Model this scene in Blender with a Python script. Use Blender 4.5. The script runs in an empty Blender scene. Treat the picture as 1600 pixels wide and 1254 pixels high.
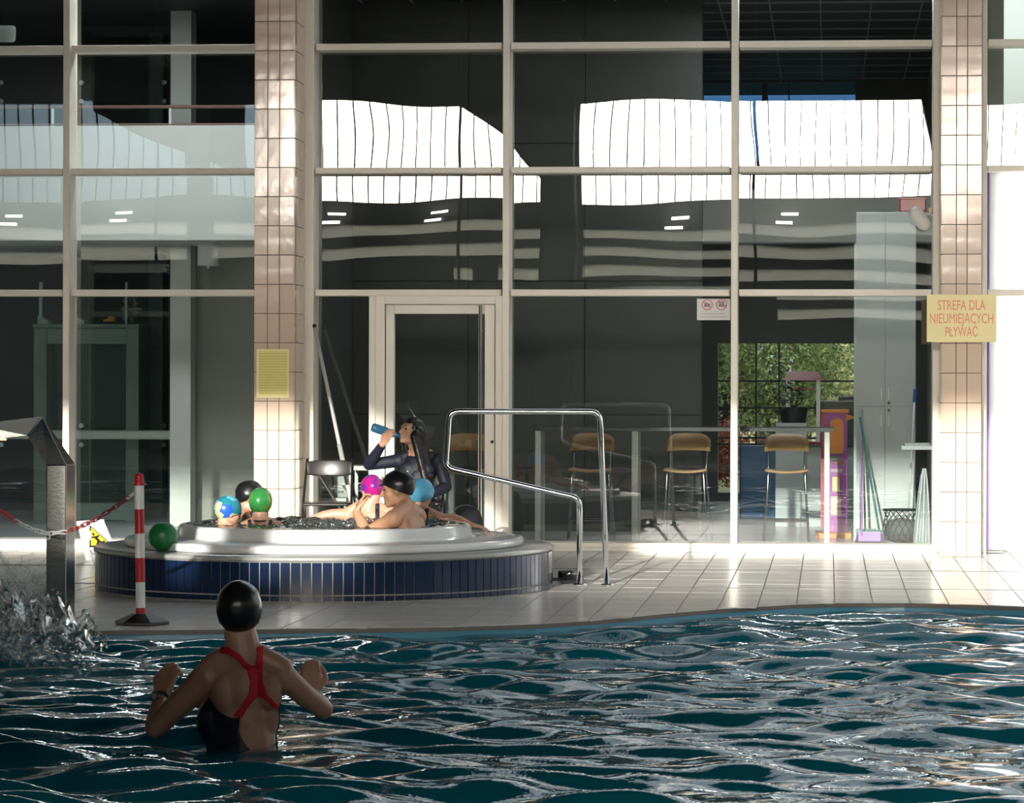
import bpy, bmesh, math, random
import numpy as np
from mathutils import Vector, Matrix, Euler, noise as mnoise

random.seed(7)
rng = np.random.default_rng(7)
scene = bpy.context.scene
COL = scene.collection
PI = math.pi

# ------------------------------------------------------------------ camera
F_PX = 4800.0                    # focal length in pixels of the 1600 x 1254 frame
PX0, PY0 = 910.0, 600.0          # principal point (the photograph is a crop)
CAM_H = 1.44
YAW = math.radians(4.59)
ROLL = math.radians(0.12)
cam_data = bpy.data.cameras.new('camera')
cam = bpy.data.objects.new('camera', cam_data)
COL.objects.link(cam)
cam_data.sensor_fit = 'HORIZONTAL'
cam_data.sensor_width = 36.0
cam_data.lens = 36.0 * F_PX / 1600.0
cam_data.shift_x = -(PX0 - 800.0) / 1600.0
cam_data.shift_y = (PY0 - 627.0) / 1600.0
cam_data.clip_start = 0.1
cam_data.clip_end = 400.0
CAM_M = (Matrix.Translation((0, 0, CAM_H)) @ Matrix.Rotation(YAW, 4, 'Z')
         @ Matrix.Rotation(PI / 2, 4, 'X') @ Matrix.Rotation(ROLL, 4, 'Z'))
cam.matrix_world = CAM_M
scene.camera = cam

# ------------------------------------------------------------------ world, sun, exposure
SUN_EL = math.radians(9.5)
SUN_AZ = math.radians(5.5)       # the light travels forward (+Y) and a little to the right
world = bpy.data.worlds.new('sky')
scene.world = world
world.use_nodes = True
wn = world.node_tree
wn.nodes.clear()
sky = wn.nodes.new('ShaderNodeTexSky')
sky.sky_type = 'NISHITA'
sky.sun_disc = False
sky.sun_elevation = SUN_EL
sky.sun_rotation = math.radians(180.0) + SUN_AZ
sky.air_density = 1.0
sky.dust_density = 7.0
sky.ozone_density = 1.0
bg = wn.nodes.new('ShaderNodeBackground')
bg.inputs['Strength'].default_value = 0.72
wo = wn.nodes.new('ShaderNodeOutputWorld')
hs = wn.nodes.new('ShaderNodeHueSaturation')          # thin bright haze takes the colour out of the low sky
hs.inputs['Saturation'].default_value = 0.35
wn.links.new(sky.outputs['Color'], hs.inputs['Color'])
wn.links.new(hs.outputs['Color'], bg.inputs['Color'])
wn.links.new(bg.outputs[0], wo.inputs[0])

sun_l = bpy.data.lights.new('sun', 'SUN')
sun_l.energy = 7.6
sun_l.color = (1.0, 0.95, 0.86)
sun_l.angle = math.radians(0.6)
sun = bpy.data.objects.new('sun', sun_l)
COL.objects.link(sun)
SUN_DIR = Vector((math.sin(SUN_AZ) * math.cos(SUN_EL), math.cos(SUN_AZ) * math.cos(SUN_EL), -math.sin(SUN_EL)))
sun.rotation_euler = SUN_DIR.to_track_quat('-Z', 'Y').to_euler()
sun.location = (-3, -30, 12)

scene.view_settings.view_transform = 'Standard'
scene.view_settings.look = 'None'
scene.view_settings.exposure = 0.25
scene.view_settings.gamma = 1.0
scene.view_settings.use_curve_mapping = False
scene.cycles.max_bounces = 10
scene.cycles.diffuse_bounces = 4
scene.cycles.glossy_bounces = 5
scene.cycles.transmission_bounces = 6
scene.cycles.transparent_max_bounces = 16
scene.cycles.sample_clamp_indirect = 6.0
scene.cycles.blur_glossy = 0.5

def portal(cx, cy, cz, sx, sy, rot):
    l = bpy.data.lights.new('window_portal', 'AREA')
    l.shape = 'RECTANGLE'
    l.size, l.size_y = sx, sy
    l.cycles.is_portal = True
    o = bpy.data.objects.new('window_portal', l)
    COL.objects.link(o)
    o.location = (cx, cy, cz)
    o.rotation_euler = rot
    return o

# hall dimensions
Y_BACK = -10.0
X_LEFT, X_RIGHT = -24.0, 7.0
Z_CEIL = 8.6
CLER0, CLER1 = 5.25, 7.3          # clerestory window band in the wall behind the camera
YW = 26.46                        # front plane of the glazed wall's frames
YG = YW + 0.22                    # its glass
portal((X_LEFT + X_RIGHT) / 2, Y_BACK - 0.05, (CLER0 + CLER1) / 2, X_RIGHT - X_LEFT, CLER1 - CLER0, (PI / 2, 0, 0))
portal(X_RIGHT + 0.15, 20.9, 3.4, 9.8, 6.0, (PI / 2, 0, PI / 2))
SKX0, SKX1, SKY0, SKY1 = -3.2, 6.8, 22.6, 26.2      # unseen rooflight over the deck, added for light at the glazed wall
portal((SKX0+SKX1)/2, (SKY0+SKY1)/2, Z_CEIL+0.1, SKX1-SKX0, SKY1-SKY0, (0, 0, 0))

# ------------------------------------------------------------------ helpers
def ray(px, py):
    d = Vector(((px - PX0) / F_PX, -(py - PY0) / F_PX, -1.0))
    return (CAM_M.to_3x3() @ d)

def at(px, py, Y):
    d = ray(px, py)
    t = Y / d.y
    return Vector((d.x * t, Y, CAM_H + d.z * t))

def ground(px, py, z=0.0):
    d = ray(px, py)
    t = (z - CAM_H) / d.z
    return Vector((d.x * t, d.y * t, z))

MATS = {}
def mat(name, col, rough=0.5, metal=0.0, spec=0.5, bump=None, var=None, coat=0.0, emit=None, alpha=None, trans=None):
    """principled material; bump=(scale, distance), var=(scale, amount, colour2)"""
    if name in MATS:
        return MATS[name]
    m = bpy.data.materials.new(name)
    m.use_nodes = True
    nt = m.node_tree
    p = nt.nodes['Principled BSDF']
    p.inputs['Base Color'].default_value = (*col, 1)
    p.inputs['Roughness'].default_value = rough
    p.inputs['Metallic'].default_value = metal
    p.inputs['Specular IOR Level'].default_value = spec
    if coat:
        p.inputs['Coat Weight'].default_value = coat
        p.inputs['Coat Roughness'].default_value = 0.05
    if emit:
        p.inputs['Emission Color'].default_value = (*emit[0], 1)
        p.inputs['Emission Strength'].default_value = emit[1]
    tc = None
    if bump or var:
        tc = nt.nodes.new('ShaderNodeTexCoord')
    if var:
        n = nt.nodes.new('ShaderNodeTexNoise')
        n.inputs['Scale'].default_value = var[0]
        n.inputs['Detail'].default_value = 5
        nt.links.new(tc.outputs['Object'], n.inputs['Vector'])
        mx = nt.nodes.new('ShaderNodeMix')
        mx.data_type = 'RGBA'
        mx.inputs[6].default_value = (*col, 1)
        mx.inputs[7].default_value = (*var[2], 1)
        mr = nt.nodes.new('ShaderNodeMapRange')
        mr.inputs[1].default_value = 0.35
        mr.inputs[2].default_value = 0.65
        mr.inputs[4].default_value = var[1]
        nt.links.new(n.outputs[0], mr.inputs[0])
        nt.links.new(mr.outputs[0], mx.inputs[0])
        nt.links.new(mx.outputs[2], p.inputs['Base Color'])
    if bump:
        n = nt.nodes.new('ShaderNodeTexNoise')
        n.inputs['Scale'].default_value = bump[0]
        n.inputs['Detail'].default_value = 3
        nt.links.new(tc.outputs['Object'], n.inputs['Vector'])
        b = nt.nodes.new('ShaderNodeBump')
        b.inputs['Distance'].default_value = bump[1]
        b.inputs['Strength'].default_value = 1.0
        nt.links.new(n.outputs[0], b.inputs['Height'])
        nt.links.new(b.outputs[0], p.inputs['Normal'])
    MATS[name] = m
    return m

class MB:
    """collects shapes for ONE mesh object"""
    def __init__(self):
        self.v, self.f, self.n = [], [], 0
    def add(self, vs, fs):
        k = len(self.v)
        self.v += [tuple(x) for x in vs]
        self.f += [tuple(i + k for i in f) for f in fs]
        return self
    def box(self, a, b, M=None):
        x0, y0, z0 = a; x1, y1, z1 = b
        vs = [Vector(p) for p in ((x0,y0,z0),(x1,y0,z0),(x1,y1,z0),(x0,y1,z0),(x0,y0,z1),(x1,y0,z1),(x1,y1,z1),(x0,y1,z1))]
        if M is not None:
            vs = [M @ p for p in vs]
        return self.add(vs, [(0,3,2,1),(4,5,6,7),(0,1,5,4),(1,2,6,5),(2,3,7,6),(3,0,4,7)])
    def cbox(self, c, s, M=None):
        return self.box([c[i]-s[i]/2 for i in range(3)], [c[i]+s[i]/2 for i in range(3)], M)
    def prism(self, poly, ext, M=None):
        """poly: list of (x,z) counterclockwise seen from -y, extruded over y in ext"""
        n = len(poly)
        vs = [Vector((x, ext[0], z)) for x, z in poly] + [Vector((x, ext[1], z)) for x, z in poly]
        if M is not None:
            vs = [M @ p for p in vs]
        fs = [tuple(range(n)), tuple(range(2*n-1, n-1, -1))]
        for i in range(n):
            j = (i+1) % n
            fs.append((i, i+n, j+n, j))
        return self.add(vs, fs)
    def tube(self, pts, r, seg=10, closed=False, caps=True):
        pts = [Vector(p) for p in pts]
        n = len(pts)
        rr = r if isinstance(r, (list, tuple)) else [r]*n
        k0 = len(self.v)
        up = None
        for i, p in enumerate(pts):
            if closed:
                t = (pts[(i+1) % n] - pts[i-1]).normalized()
            else:
                t = (pts[min(i+1, n-1)] - pts[max(i-1, 0)]).normalized()
            if up is None:
                up = Vector((0,0,1)) if abs(t.z) < 0.9 else Vector((1,0,0))
            s = t.cross(up).normalized()
            up = s.cross(t).normalized()
            for k in range(seg):
                a = 2*PI*k/seg
                self.v.append(tuple(p + (s*math.cos(a) + up*math.sin(a))*rr[i]))
        m = n if closed else n-1
        for i in range(m):
            j = (i+1) % n
            for k in range(seg):
                q = (k+1) % seg
                self.f.append((k0+i*seg+k, k0+i*seg+q, k0+j*seg+q, k0+j*seg+k))
        if caps and not closed:
            self.f.append(tuple(k0+k for k in range(seg))[::-1])
            self.f.append(tuple(k0+(n-1)*seg+k for k in range(seg)))
        return self
    def lathe(self, prof, c=(0,0,0), seg=48, cap=False):
        k0 = len(self.v)
        n = len(prof)
        for r, z in prof:
            for k in range(seg):
                a = 2*PI*k/seg
                self.v.append((c[0]+r*math.cos(a), c[1]+r*math.sin(a), c[2]+z))
        for i in range(n-1):
            for k in range(seg):
                q = (k+1) % seg
                self.f.append((k0+i*seg+k, k0+i*seg+q, k0+(i+1)*seg+q, k0+(i+1)*seg+k))
        if cap:
            self.f.append(tuple(k0+k for k in range(seg))[::-1])
            self.f.append(tuple(k0+(n-1)*seg+k for k in range(seg)))
        return self
    def ell(self, c, r, M=None, seg=16, rings=10):
        c = Vector(c)
        k0 = len(self.v)
        R = M.to_3x3() if M is not None else Matrix.Identity(3)
        pts = [Vector((0,0,r[2]))]
        for i in range(1, rings):
            th = PI*i/rings
            for k in range(seg):
                a = 2*PI*k/seg
                pts.append(Vector((r[0]*math.sin(th)*math.cos(a), r[1]*math.sin(th)*math.sin(a), r[2]*math.cos(th))))
        pts.append(Vector((0,0,-r[2])))
        self.v += [tuple(c + R @ p) for p in pts]
        for k in range(seg):
            q = (k+1) % seg
            self.f.append((k0, k0+1+k, k0+1+q))
            for i in range(rings-2):
                self.f.append((k0+1+i*seg+k, k0+1+(i+1)*seg+k, k0+1+(i+1)*seg+q, k0+1+i*seg+q))
            self.f.append((k0+1+(rings-2)*seg+k, k0+1+(rings-1)*seg, k0+1+(rings-2)*seg+q))
        return self
    def cone(self, p0, p1, r0, r1, seg=14):
        """capsule with a different radius at each end"""
        p0, p1 = Vector(p0), Vector(p1)
        d = (p1-p0)
        L = d.length or 1e-6
        t = d/L
        pts, rr = [], []
        for k in range(5):
            a = PI/2*(1-k/4)
            pts.append(p0 - t*r0*math.sin(a)); rr.append(max(r0*math.cos(a), 1e-4))
        for k in range(5):
            a = PI/2*k/4
            pts.append(p1 + t*r1*math.sin(a)); rr.append(max(r1*math.cos(a), 1e-4))
        return self.tube(pts, rr, seg)
    def mesh(self, name, smooth=False):
        me = bpy.data.meshes.new(name)
        me.from_pydata(self.v, [], self.f)
        if smooth:
            me.polygons.foreach_set('use_smooth', [True]*len(me.polygons))
        me.update()
        return me
    def build(self, name, m, parent=None, smooth=False, bevel=0.0, seg=2, kind=None, label=None, cat=None, group=None):
        me = self.mesh(name, smooth)
        me.materials.append(m)
        o = bpy.data.objects.new(name, me)
        COL.objects.link(o)
        if parent is not None:
            o.parent = parent
            o.matrix_parent_inverse = parent.matrix_basis.inverted()
        if bevel:
            b = o.modifiers.new('bevel', 'BEVEL')
            b.width = bevel; b.segments = seg; b.limit_method = 'ANGLE'
            b.angle_limit = math.radians(40)
        tag(o, label, cat, group, kind)
        return o

def tag(o, label=None, cat=None, group=None, kind=None):
    if label: o['label'] = label
    if cat: o['category'] = cat
    if group: o['group'] = group
    if kind: o['kind'] = kind
    return o

def empty(name, loc, label=None, cat=None, group=None, kind=None, rz=0.0):
    o = bpy.data.objects.new(name, None)
    COL.objects.link(o)
    o.location = loc
    o.rotation_euler = (0, 0, rz)
    o.matrix_basis = Matrix.Translation(loc) @ Matrix.Rotation(rz, 4, 'Z')
    o.empty_display_size = 0.1
    return tag(o, label, cat, group, kind)

def local_part(mb, name, m, parent, **kw):
    """part whose coordinates are given in its parent's own frame"""
    o = mb.build(name, m, None, **kw)
    o.parent = parent
    return o

def link_copy(src, parent=None):
    c = src.copy()
    COL.objects.link(c)
    c.parent = parent
    return c

def copy_tree(root):
    r = link_copy(root)
    for ch in root.children:
        c = link_copy(ch, r)
        for g in ch.children:
            link_copy(g, c)
    return r

def fillet(pts, rad, n=6):
    """round the inner corners of a polyline"""
    pts = [Vector(p) for p in pts]
    out = [pts[0]]
    for i in range(1, len(pts)-1):
        a, b, c = pts[i-1], pts[i], pts[i+1]
        u, w = (a-b).normalized(), (c-b).normalized()
        ang = u.angle(w)
        d = min(rad/math.tan(ang/2), (a-b).length*0.45, (c-b).length*0.45)
        p, q = b+u*d, b+w*d
        for k in range(n+1):
            t = k/n
            out.append((p*(1-t)**2 + b*2*t*(1-t) + q*t**2))
    out.append(pts[-1])
    return out

def text_mesh(s, size, name, m, parent, M, sx=1.0, depth=0.002, align='CENTER', bold=0.0):
    cu = bpy.data.curves.new(name, 'FONT')
    cu.body = s
    cu.size = size
    cu.align_x = align
    cu.align_y = 'CENTER'
    cu.extrude = depth
    cu.offset = bold
    cu.resolution_u = 3
    t = bpy.data.objects.new(name, cu)
    COL.objects.link(t)
    dg = bpy.context.evaluated_depsgraph_get()
    me = bpy.data.meshes.new_from_object(t.evaluated_get(dg))
    bpy.data.objects.remove(t)
    bpy.data.curves.remove(cu)
    me.name = name
    me.transform(Matrix.Diagonal((sx, 1, 1, 1)))
    me.transform(M)
    me.materials.clear()
    me.materials.append(m)
    o = bpy.data.objects.new(name, me)
    COL.objects.link(o)
    o.parent = parent
    if parent is not None:
        o.matrix_parent_inverse = parent.matrix_basis.inverted()
    return o

# text plane facing the camera side (-Y): x right, z up
FACE = Matrix.Rotation(PI/2, 4, 'X')

# ------------------------------------------------------------------ materials
ALU = mat('cream_aluminium', (0.80, 0.76, 0.66), 0.35, 0.0, var=(3, 0.25, (0.75, 0.70, 0.60)))
TILE = mat('beige_glazed_tile', (0.70, 0.54, 0.42), 0.12, var=(2.3, 0.5, (0.63, 0.48, 0.37)), bump=(5, 0.004), coat=1.0)
TILE.node_tree.nodes['Principled BSDF'].inputs['Coat IOR'].default_value = 1.6
TILE.node_tree.nodes['Principled BSDF'].inputs['Coat Roughness'].default_value = 0.10
GROUT = mat('dark_grout', (0.10, 0.085, 0.07), 0.9)
CONC = mat('grey_concrete', (0.20, 0.21, 0.20), 0.85, bump=(6, 0.004), var=(1.5, 0.6, (0.15, 0.155, 0.15)))
WHITE = mat('white_plaster', (0.74, 0.75, 0.72), 0.8, bump=(30, 0.001))
DARKC = mat('dark_ceiling', (0.03, 0.033, 0.037), 0.6)
STEEL = mat('brushed_steel', (0.40, 0.40, 0.38), 0.16, 1.0, bump=(60, 0.0004))
CHROME = mat('polished_steel', (0.75, 0.76, 0.77), 0.08, 1.0)
BLACKP = mat('black_plastic', (0.012, 0.012, 0.013), 0.3)
DECKT = mat('deck_tile', (0.66, 0.64, 0.60), 0.22, var=(1.3, 0.6, (0.58, 0.57, 0.54)), bump=(7, 0.002), spec=0.6)
DECKG = mat('deck_grout', (0.14, 0.13, 0.12), 0.5)

def glass_mat(name, tint, r0, wave):
    m = bpy.data.materials.new(name)
    m.use_nodes = True
    nt = m.node_tree
    nt.nodes.clear()
    out = nt.nodes.new('ShaderNodeOutputMaterial')
    tr = nt.nodes.new('ShaderNodeBsdfTransparent')
    tr.inputs[0].default_value = (*tint, 1)
    gl = nt.nodes.new('ShaderNodeBsdfGlossy')
    gl.inputs['Roughness'].default_value = 0.0
    gl.inputs['Color'].default_value = (1, 1, 1, 1)
    mx = nt.nodes.new('ShaderNodeMixShader')
    lw = nt.nodes.new('ShaderNodeLayerWeight')
    lw.inputs['Blend'].default_value = 0.5
    pw = nt.nodes.new('ShaderNodeMath'); pw.operation = 'POWER'
    pw.inputs[1].default_value = 3.0
    nt.links.new(lw.outputs['Facing'], pw.inputs[0])
    ma = nt.nodes.new('ShaderNodeMath'); ma.operation = 'MULTIPLY_ADD'
    ma.inputs[1].default_value = 1-r0
    ma.inputs[2].default_value = r0
    nt.links.new(pw.outputs[0], ma.inputs[0])
    ge = nt.nodes.new('ShaderNodeNewGeometry')
    inv = nt.nodes.new('ShaderNodeMath'); inv.operation = 'SUBTRACT'
    inv.inputs[0].default_value = 1.0
    nt.links.new(ge.outputs['Backfacing'], inv.inputs[1])
    mu = nt.nodes.new('ShaderNodeMath'); mu.operation = 'MULTIPLY'
    nt.links.new(ma.outputs[0], mu.inputs[0])
    nt.links.new(inv.outputs[0], mu.inputs[1])
    nt.links.new(mu.outputs[0], mx.inputs[0])
    if wave:
        tc = nt.nodes.new('ShaderNodeTexCoord')
        oi = nt.nodes.new('ShaderNodeObjectInfo')
        ad = nt.nodes.new('ShaderNodeVectorMath'); ad.operation = 'MULTIPLY_ADD'
        ad.inputs[1].default_value = (0.7, 0.7, 1.0)
        sc = nt.nodes.new('ShaderNodeVectorMath'); sc.operation = 'SCALE'
        sc.inputs['Scale'].default_value = 40.0
        cb = nt.nodes.new('ShaderNodeCombineXYZ')
        for k in range(3):
            nt.links.new(oi.outputs['Random'], cb.inputs[k])
        nt.links.new(cb.outputs[0], sc.inputs[0])
        nt.links.new(tc.outputs['Object'], ad.inputs[0])
        nt.links.new(sc.outputs[0], ad.inputs[2])
        n = nt.nodes.new('ShaderNodeTexNoise')
        n.inputs['Scale'].default_value = wave[0]
        n.inputs['Detail'].default_value = 1.0
        nt.links.new(ad.outputs[0], n.inputs['Vector'])
        b = nt.nodes.new('ShaderNodeBump')
        b.inputs['Distance'].default_value = wave[1]
        nt.links.new(n.outputs[0], b.inputs['Height'])
        nt.links.new(b.outputs[0], gl.inputs['Normal'])
    nt.links.new(tr.outputs[0], mx.inputs[1])
    nt.links.new(gl.outputs[0], mx.inputs[2])
    nt.links.new(mx.outputs[0], out.inputs[0])
    return m

PANE = glass_mat('facade_glass', (0.86, 0.89, 0.88), 0.13, (0.8, 0.0028))
CLEAR = glass_mat('clear_glass', (0.9, 0.95, 0.94), 0.06, None)
BLUEG = glass_mat('sky_blue_glass', (0.28, 0.46, 0.70), 0.06, None)  # blue of the sky put into the glass tint

# ------------------------------------------------------------------ pool edge and deck
_edge_px = [(-700, 990), (0, 985), (265, 983), (500, 981), (700, 978.5), (840, 974), (949, 967), (1020, 959.5), (1101, 952),
            (1182, 947), (1250, 943), (1315, 941), (1424, 941.5), (1520, 944), (1600, 947), (1900, 956)]
_edge = [ground(px, py, 0.0) for px, py in _edge_px]
_ex = [-40.0] + [p.x for p in _edge] + [30.0]
_ey = [_edge[0].y - 0.2] + [p.y for p in _edge] + [_edge[-1].y - 0.6]
def edge_y(x):
    return float(np.interp(x, _ex, _ey))
WATER_Z = -0.055

floor = empty('floor', (0, 22, 0), 'wet pale grey tiled pool deck in front of the glazed wall', None, kind='structure')
def strip_mesh(xs, y0f, y1f, z):
    mb = MB()
    vs = []
    for x in xs:
        vs += [(x, y0f(x), z), (x, y1f(x), z)]
    fs = [(2*i, 2*i+2, 2*i+3, 2*i+1) for i in range(len(xs)-1)]
    return mb.add(vs, fs)
xs = [-24 + 0.25*i for i in range(125)]
slab = strip_mesh(xs, edge_y, lambda x: YW + 0.3, -0.004)
# the riser of the slab towards the pool
vs = []
for x in xs:
    vs += [(x, edge_y(x), -0.004), (x, edge_y(x), -0.03)]
slab.add(vs, [(2*i, 2*i+1, 2*i+3, 2*i+2) for i in range(len(xs)-1)])
slab.build('bedding', DECKG, floor)

TW, TD, GAP = 0.25, 0.47, 0.009
tile_cells = []
X0_T = ground(1303, 900).x - 40*TW
for i in range(-60, 60):
    for j in range(0, 20):
        x0 = X0_T + (i+28)*TW; y1 = YW - 0.02 - j*TD
        x1 = x0+TW; y0 = y1-TD
        if x1 < -23.5 or x0 > 6.9: continue
        if y1 < min(edge_y(x0), edge_y(x1)) + 0.05: continue
        tile_cells.append((x0, x1, y0, y1))
def in_view(c):
    x, y = (c[0]+c[1])/2, (c[2]+c[3])/2
    h = math.atan2(x, y)
    return -0.262 < h < 0.072
vis = sorted([c for c in tile_cells if in_view(c)], key=lambda c: c[2])
inv = [c for c in tile_cells if not in_view(c)]
# do not spend single tiles below the tub or the pillar
single = vis[:300]; rest = vis[300:] + inv
shared = {}
def tile_geo(c):
    x0, x1, y0, y1 = c[0]+GAP/2, c[1]-GAP/2, c[2]+GAP/2, c[3]-GAP/2
    ya, yb = max(y0, edge_y(x0)+0.004), max(y0, edge_y(x1)+0.004)
    return x0, x1, ya, yb, y0, y1
for c in single:
    x0, x1, ya, yb, y0, y1 = tile_geo(c)
    cx, cy = (c[0]+c[1])/2, (c[2]+c[3])/2
    full = (ya == y0 and yb == y0)
    if full and 'm' in shared:
        me = shared['m']
    else:
        mb = MB()
        mb.add([(x0-cx,ya-cy,-0.006),(x1-cx,yb-cy,-0.006),(x1-cx,y1-cy,-0.006),(x0-cx,y1-cy,-0.006),
                (x0-cx,ya-cy,0),(x1-cx,yb-cy,0),(x1-cx,y1-cy,0),(x0-cx,y1-cy,0)],
               [(4,5,6,7),(0,1,5,4),(1,2,6,5),(2,3,7,6),(3,0,4,7)])
        me = mb.mesh('floor_tile'); me.materials.append(DECKT)
        if full: shared['m'] = me
    o = bpy.data.objects.new('tile', me); COL.objects.link(o)
    o.parent = floor
    o.location = (cx, cy-22, random.uniform(-0.0006, 0.0006))
    o.rotation_euler = (random.uniform(-0.0012, 0.0012), random.uniform(-0.0012, 0.0012), 0)
mb = MB()
for c in rest:
    x0, x1, ya, yb, y0, y1 = tile_geo(c)
    t = [random.uniform(-0.0006, 0.0006) for _ in range(4)]
    mb.add([(x0,ya,-0.006),(x1,yb,-0.006),(x1,y1,-0.006),(x0,y1,-0.006),(x0,ya,t[0]),(x1,yb,t[1]),(x1,y1,t[2]),(x0,y1,t[3])],
           [(4,5,6,7),(0,1,5,4),(1,2,6,5),(2,3,7,6),(3,0,4,7)])
mb.build('tile_field', DECKT, floor, kind='stuff')
# dark expansion joints across the deck
for yy in (ground(1100, 889.5).y, ground(1100, 918).y):
    MB().box((-23, yy-0.012, -0.003), (6.9, yy+0.012, 0.0025)).build('expansion_joint', mat('joint_rubber', (0.06, 0.06, 0.06), 0.6), floor)

# pool basin: light blue tiled rim and walls
POOLB = mat('pale_blue_pool_tile', (0.08, 0.26, 0.38), 0.2, bump=(12, 0.001))
basin = empty('pool_basin', (0, 10, -1.3), 'pale blue tiled basin of the swimming pool', None, kind='structure')
mb = MB(); vs = []
for x in xs:
    vs += [(x, edge_y(x)+0.002, -0.028), (x, edge_y(x)-0.015, -0.03), (x, edge_y(x)-0.015, -1.4)]
mb.add(vs, [(3*i+k, 3*i+k+1, 3*i+k+4, 3*i+k+3) for i in range(len(xs)-1) for k in range(2)])
mb.build('rim', POOLB, basin)
MB().box((-24, 2.0, -1.15), (7, 21, -1.1)).build('basin_floor', POOLB, basin)
# deck on the camera's side
MB().box((X_LEFT, Y_BACK, -0.2), (X_RIGHT, 2.0, 0.0)).build('floor_near', DECKT, kind='structure', label='tiled deck on the near side of the pool')

# ------------------------------------------------------------------ water surface of the pool
def axis(breaks):
    out = []
    for a, b, st in breaks:
        n = max(1, int(round((b-a)/st)))
        out += [a + (b-a)*k/n for k in range(n)]
    out.append(breaks[-1][1])
    return np.array(out)
wx = axis([(-24, -8, 0.5), (-8, -6, 0.08), (-6, 3.0, 0.021), (3.0, 7.0, 0.4)])
wt = axis([(0.0, 0.42, 0.03), (0.42, 1.0, 0.00115)])
ey = np.interp(wx, _ex, _ey) - 0.012
GX = np.repeat(wx[None, :], len(wt), 0)
GY = 2.0 + wt[:, None]*(ey[None, :]-2.0)
H = np.zeros_like(GX)
def wave_sum(X, Y, specs):
    h = np.zeros_like(X)
    for lam, amp, ang, ph, sk in specs:
        k = 2*PI/lam
        arg = k*(X*math.cos(ang)+Y*math.sin(ang)) + ph
        arg = arg + 0.6*np.sin(0.55*X+0.9*Y+ph) + 0.5*np.sin(1.3*X-0.8*Y+2*ph)
        s = np.sin(arg)
        h += amp*(s + sk*(1-np.sqrt(s*s+0.06))*0.6)
    return h
specs = []
for lam, amp, n in ((1.7, 0.010, 3), (0.9, 0.0105, 5), (0.52, 0.0075, 7), (0.30, 0.0050, 9), (0.20, 0.0022, 9), (0.15, 0.0007, 5)):
    for k in range(n):
        specs.append((lam*rng.uniform(0.8, 1.25), amp*rng.uniform(0.5, 1.2), PI/2+rng.normal(0, 0.55 if lam > 0.25 else 0.28)+PI*int(rng.integers(0, 2)), rng.uniform(0, 2*PI), rng.uniform(0, 0.8)))
H = wave_sum(GX, GY, specs)
H -= H.mean()
H *= 0.85
far = np.clip((ey[None, :]-GY)/0.5, 0.25, 1.0)
H = H*far*(1-0.7*np.exp(-(((GX+2.35)/0.5)**2+((GY-12.45)/0.6)**2)))
GZ = np.minimum(WATER_Z + H, -0.012 + 0.3*np.clip((ey[None, :]-GY), 0, 1))
nr, nc = GX.shape
verts = np.stack([GX, GY, GZ], -1).reshape(-1, 3)
idx = np.arange(nr*nc).reshape(nr, nc)
faces = np.stack([idx[:-1, :-1], idx[:-1, 1:], idx[1:, 1:], idx[1:, :-1]], -1).reshape(-1, 4)
def np_mesh(name, verts, faces, smooth=True):
    me = bpy.data.meshes.new(name)
    me.vertices.add(len(verts)); me.vertices.foreach_set('co', np.asarray(verts, dtype=np.float32).ravel())
    me.loops.add(faces.size); me.loops.foreach_set('vertex_index', faces.ravel().astype(np.int32))
    me.polygons.add(len(faces))
    me.polygons.foreach_set('loop_start', np.arange(0, faces.size, faces.shape[1], dtype=np.int32))
    me.polygons.foreach_set('use_smooth', np.full(len(faces), smooth))
    me.update(calc_edges=True); me.validate()
    return me
def water_mat(name, body, rough, bump):
    m = bpy.data.materials.new(name); m.use_nodes = True
    nt = m.node_tree; p = nt.nodes['Principled BSDF']
    p.inputs['Base Color'].default_value = (*body, 1)
    p.inputs['Roughness'].default_value = rough
    p.inputs['IOR'].default_value = 1.33
    tc = nt.nodes.new('ShaderNodeTexCoord')
    n = nt.nodes.new('ShaderNodeTexNoise'); n.inputs['Scale'].default_value = bump[0]; n.inputs['Detail'].default_value = 4
    nt.links.new(tc.outputs['Object'], n.inputs['Vector'])
    b = nt.nodes.new('ShaderNodeBump'); b.inputs['Distance'].default_value = bump[1]
    nt.links.new(n.outputs[0], b.inputs['Height']); nt.links.new(b.outputs[0], p.inputs['Normal'])
    return m
WATER = water_mat('pool_water', (0.003, 0.13, 0.19), 0.02, (9, 0.005))
me = np_mesh('pool_water', verts, faces)
me.materials.append(WATER)
water = bpy.data.objects.new('pool_water', me); COL.objects.link(water)
tag(water, 'choppy dark teal water of the swimming pool', None, None, 'stuff')

# ------------------------------------------------------------------ the hall around and behind the camera
HALLW = mat('hall_wall', (0.42, 0.42, 0.40), 0.8, bump=(5, 0.003))
# wall behind the camera with its clerestory and frosted strip windows
piers = [(-24, -21.2), (-18.9, -18.5), (-13.4, -12.9), (-5.95, -5.1), (2.6, 2.8), (6.6, 7.0)]
STR0, STRH, STRG, STRN = 2.75, 0.24, 0.19, 5
mb = MB()
mb.box((X_LEFT, Y_BACK-0.3, 0), (X_RIGHT, Y_BACK, STR0))
z = STR0
for k in range(STRN):
    z1 = z + STRH
    z2 = z1 + STRG if k < STRN-1 else CLER0
    mb.box((X_LEFT, Y_BACK-0.3, z1), (X_RIGHT, Y_BACK, z2))
    z = z2
mb.box((X_LEFT, Y_BACK-0.3, CLER1), (X_RIGHT, Y_BACK, Z_CEIL))
for a, b in piers:
    mb.box((a, Y_BACK-0.299, STR0-0.01), (b, Y_BACK-0.001, CLER1+0.01))
mb.build('wall_rear', CONC, kind='structure', label='grey concrete wall with clerestory behind the camera')
frost = bpy.data.materials.new('frosted_glass'); frost.use_nodes = True
nt = frost.node_tree; nt.nodes.clear()
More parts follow.
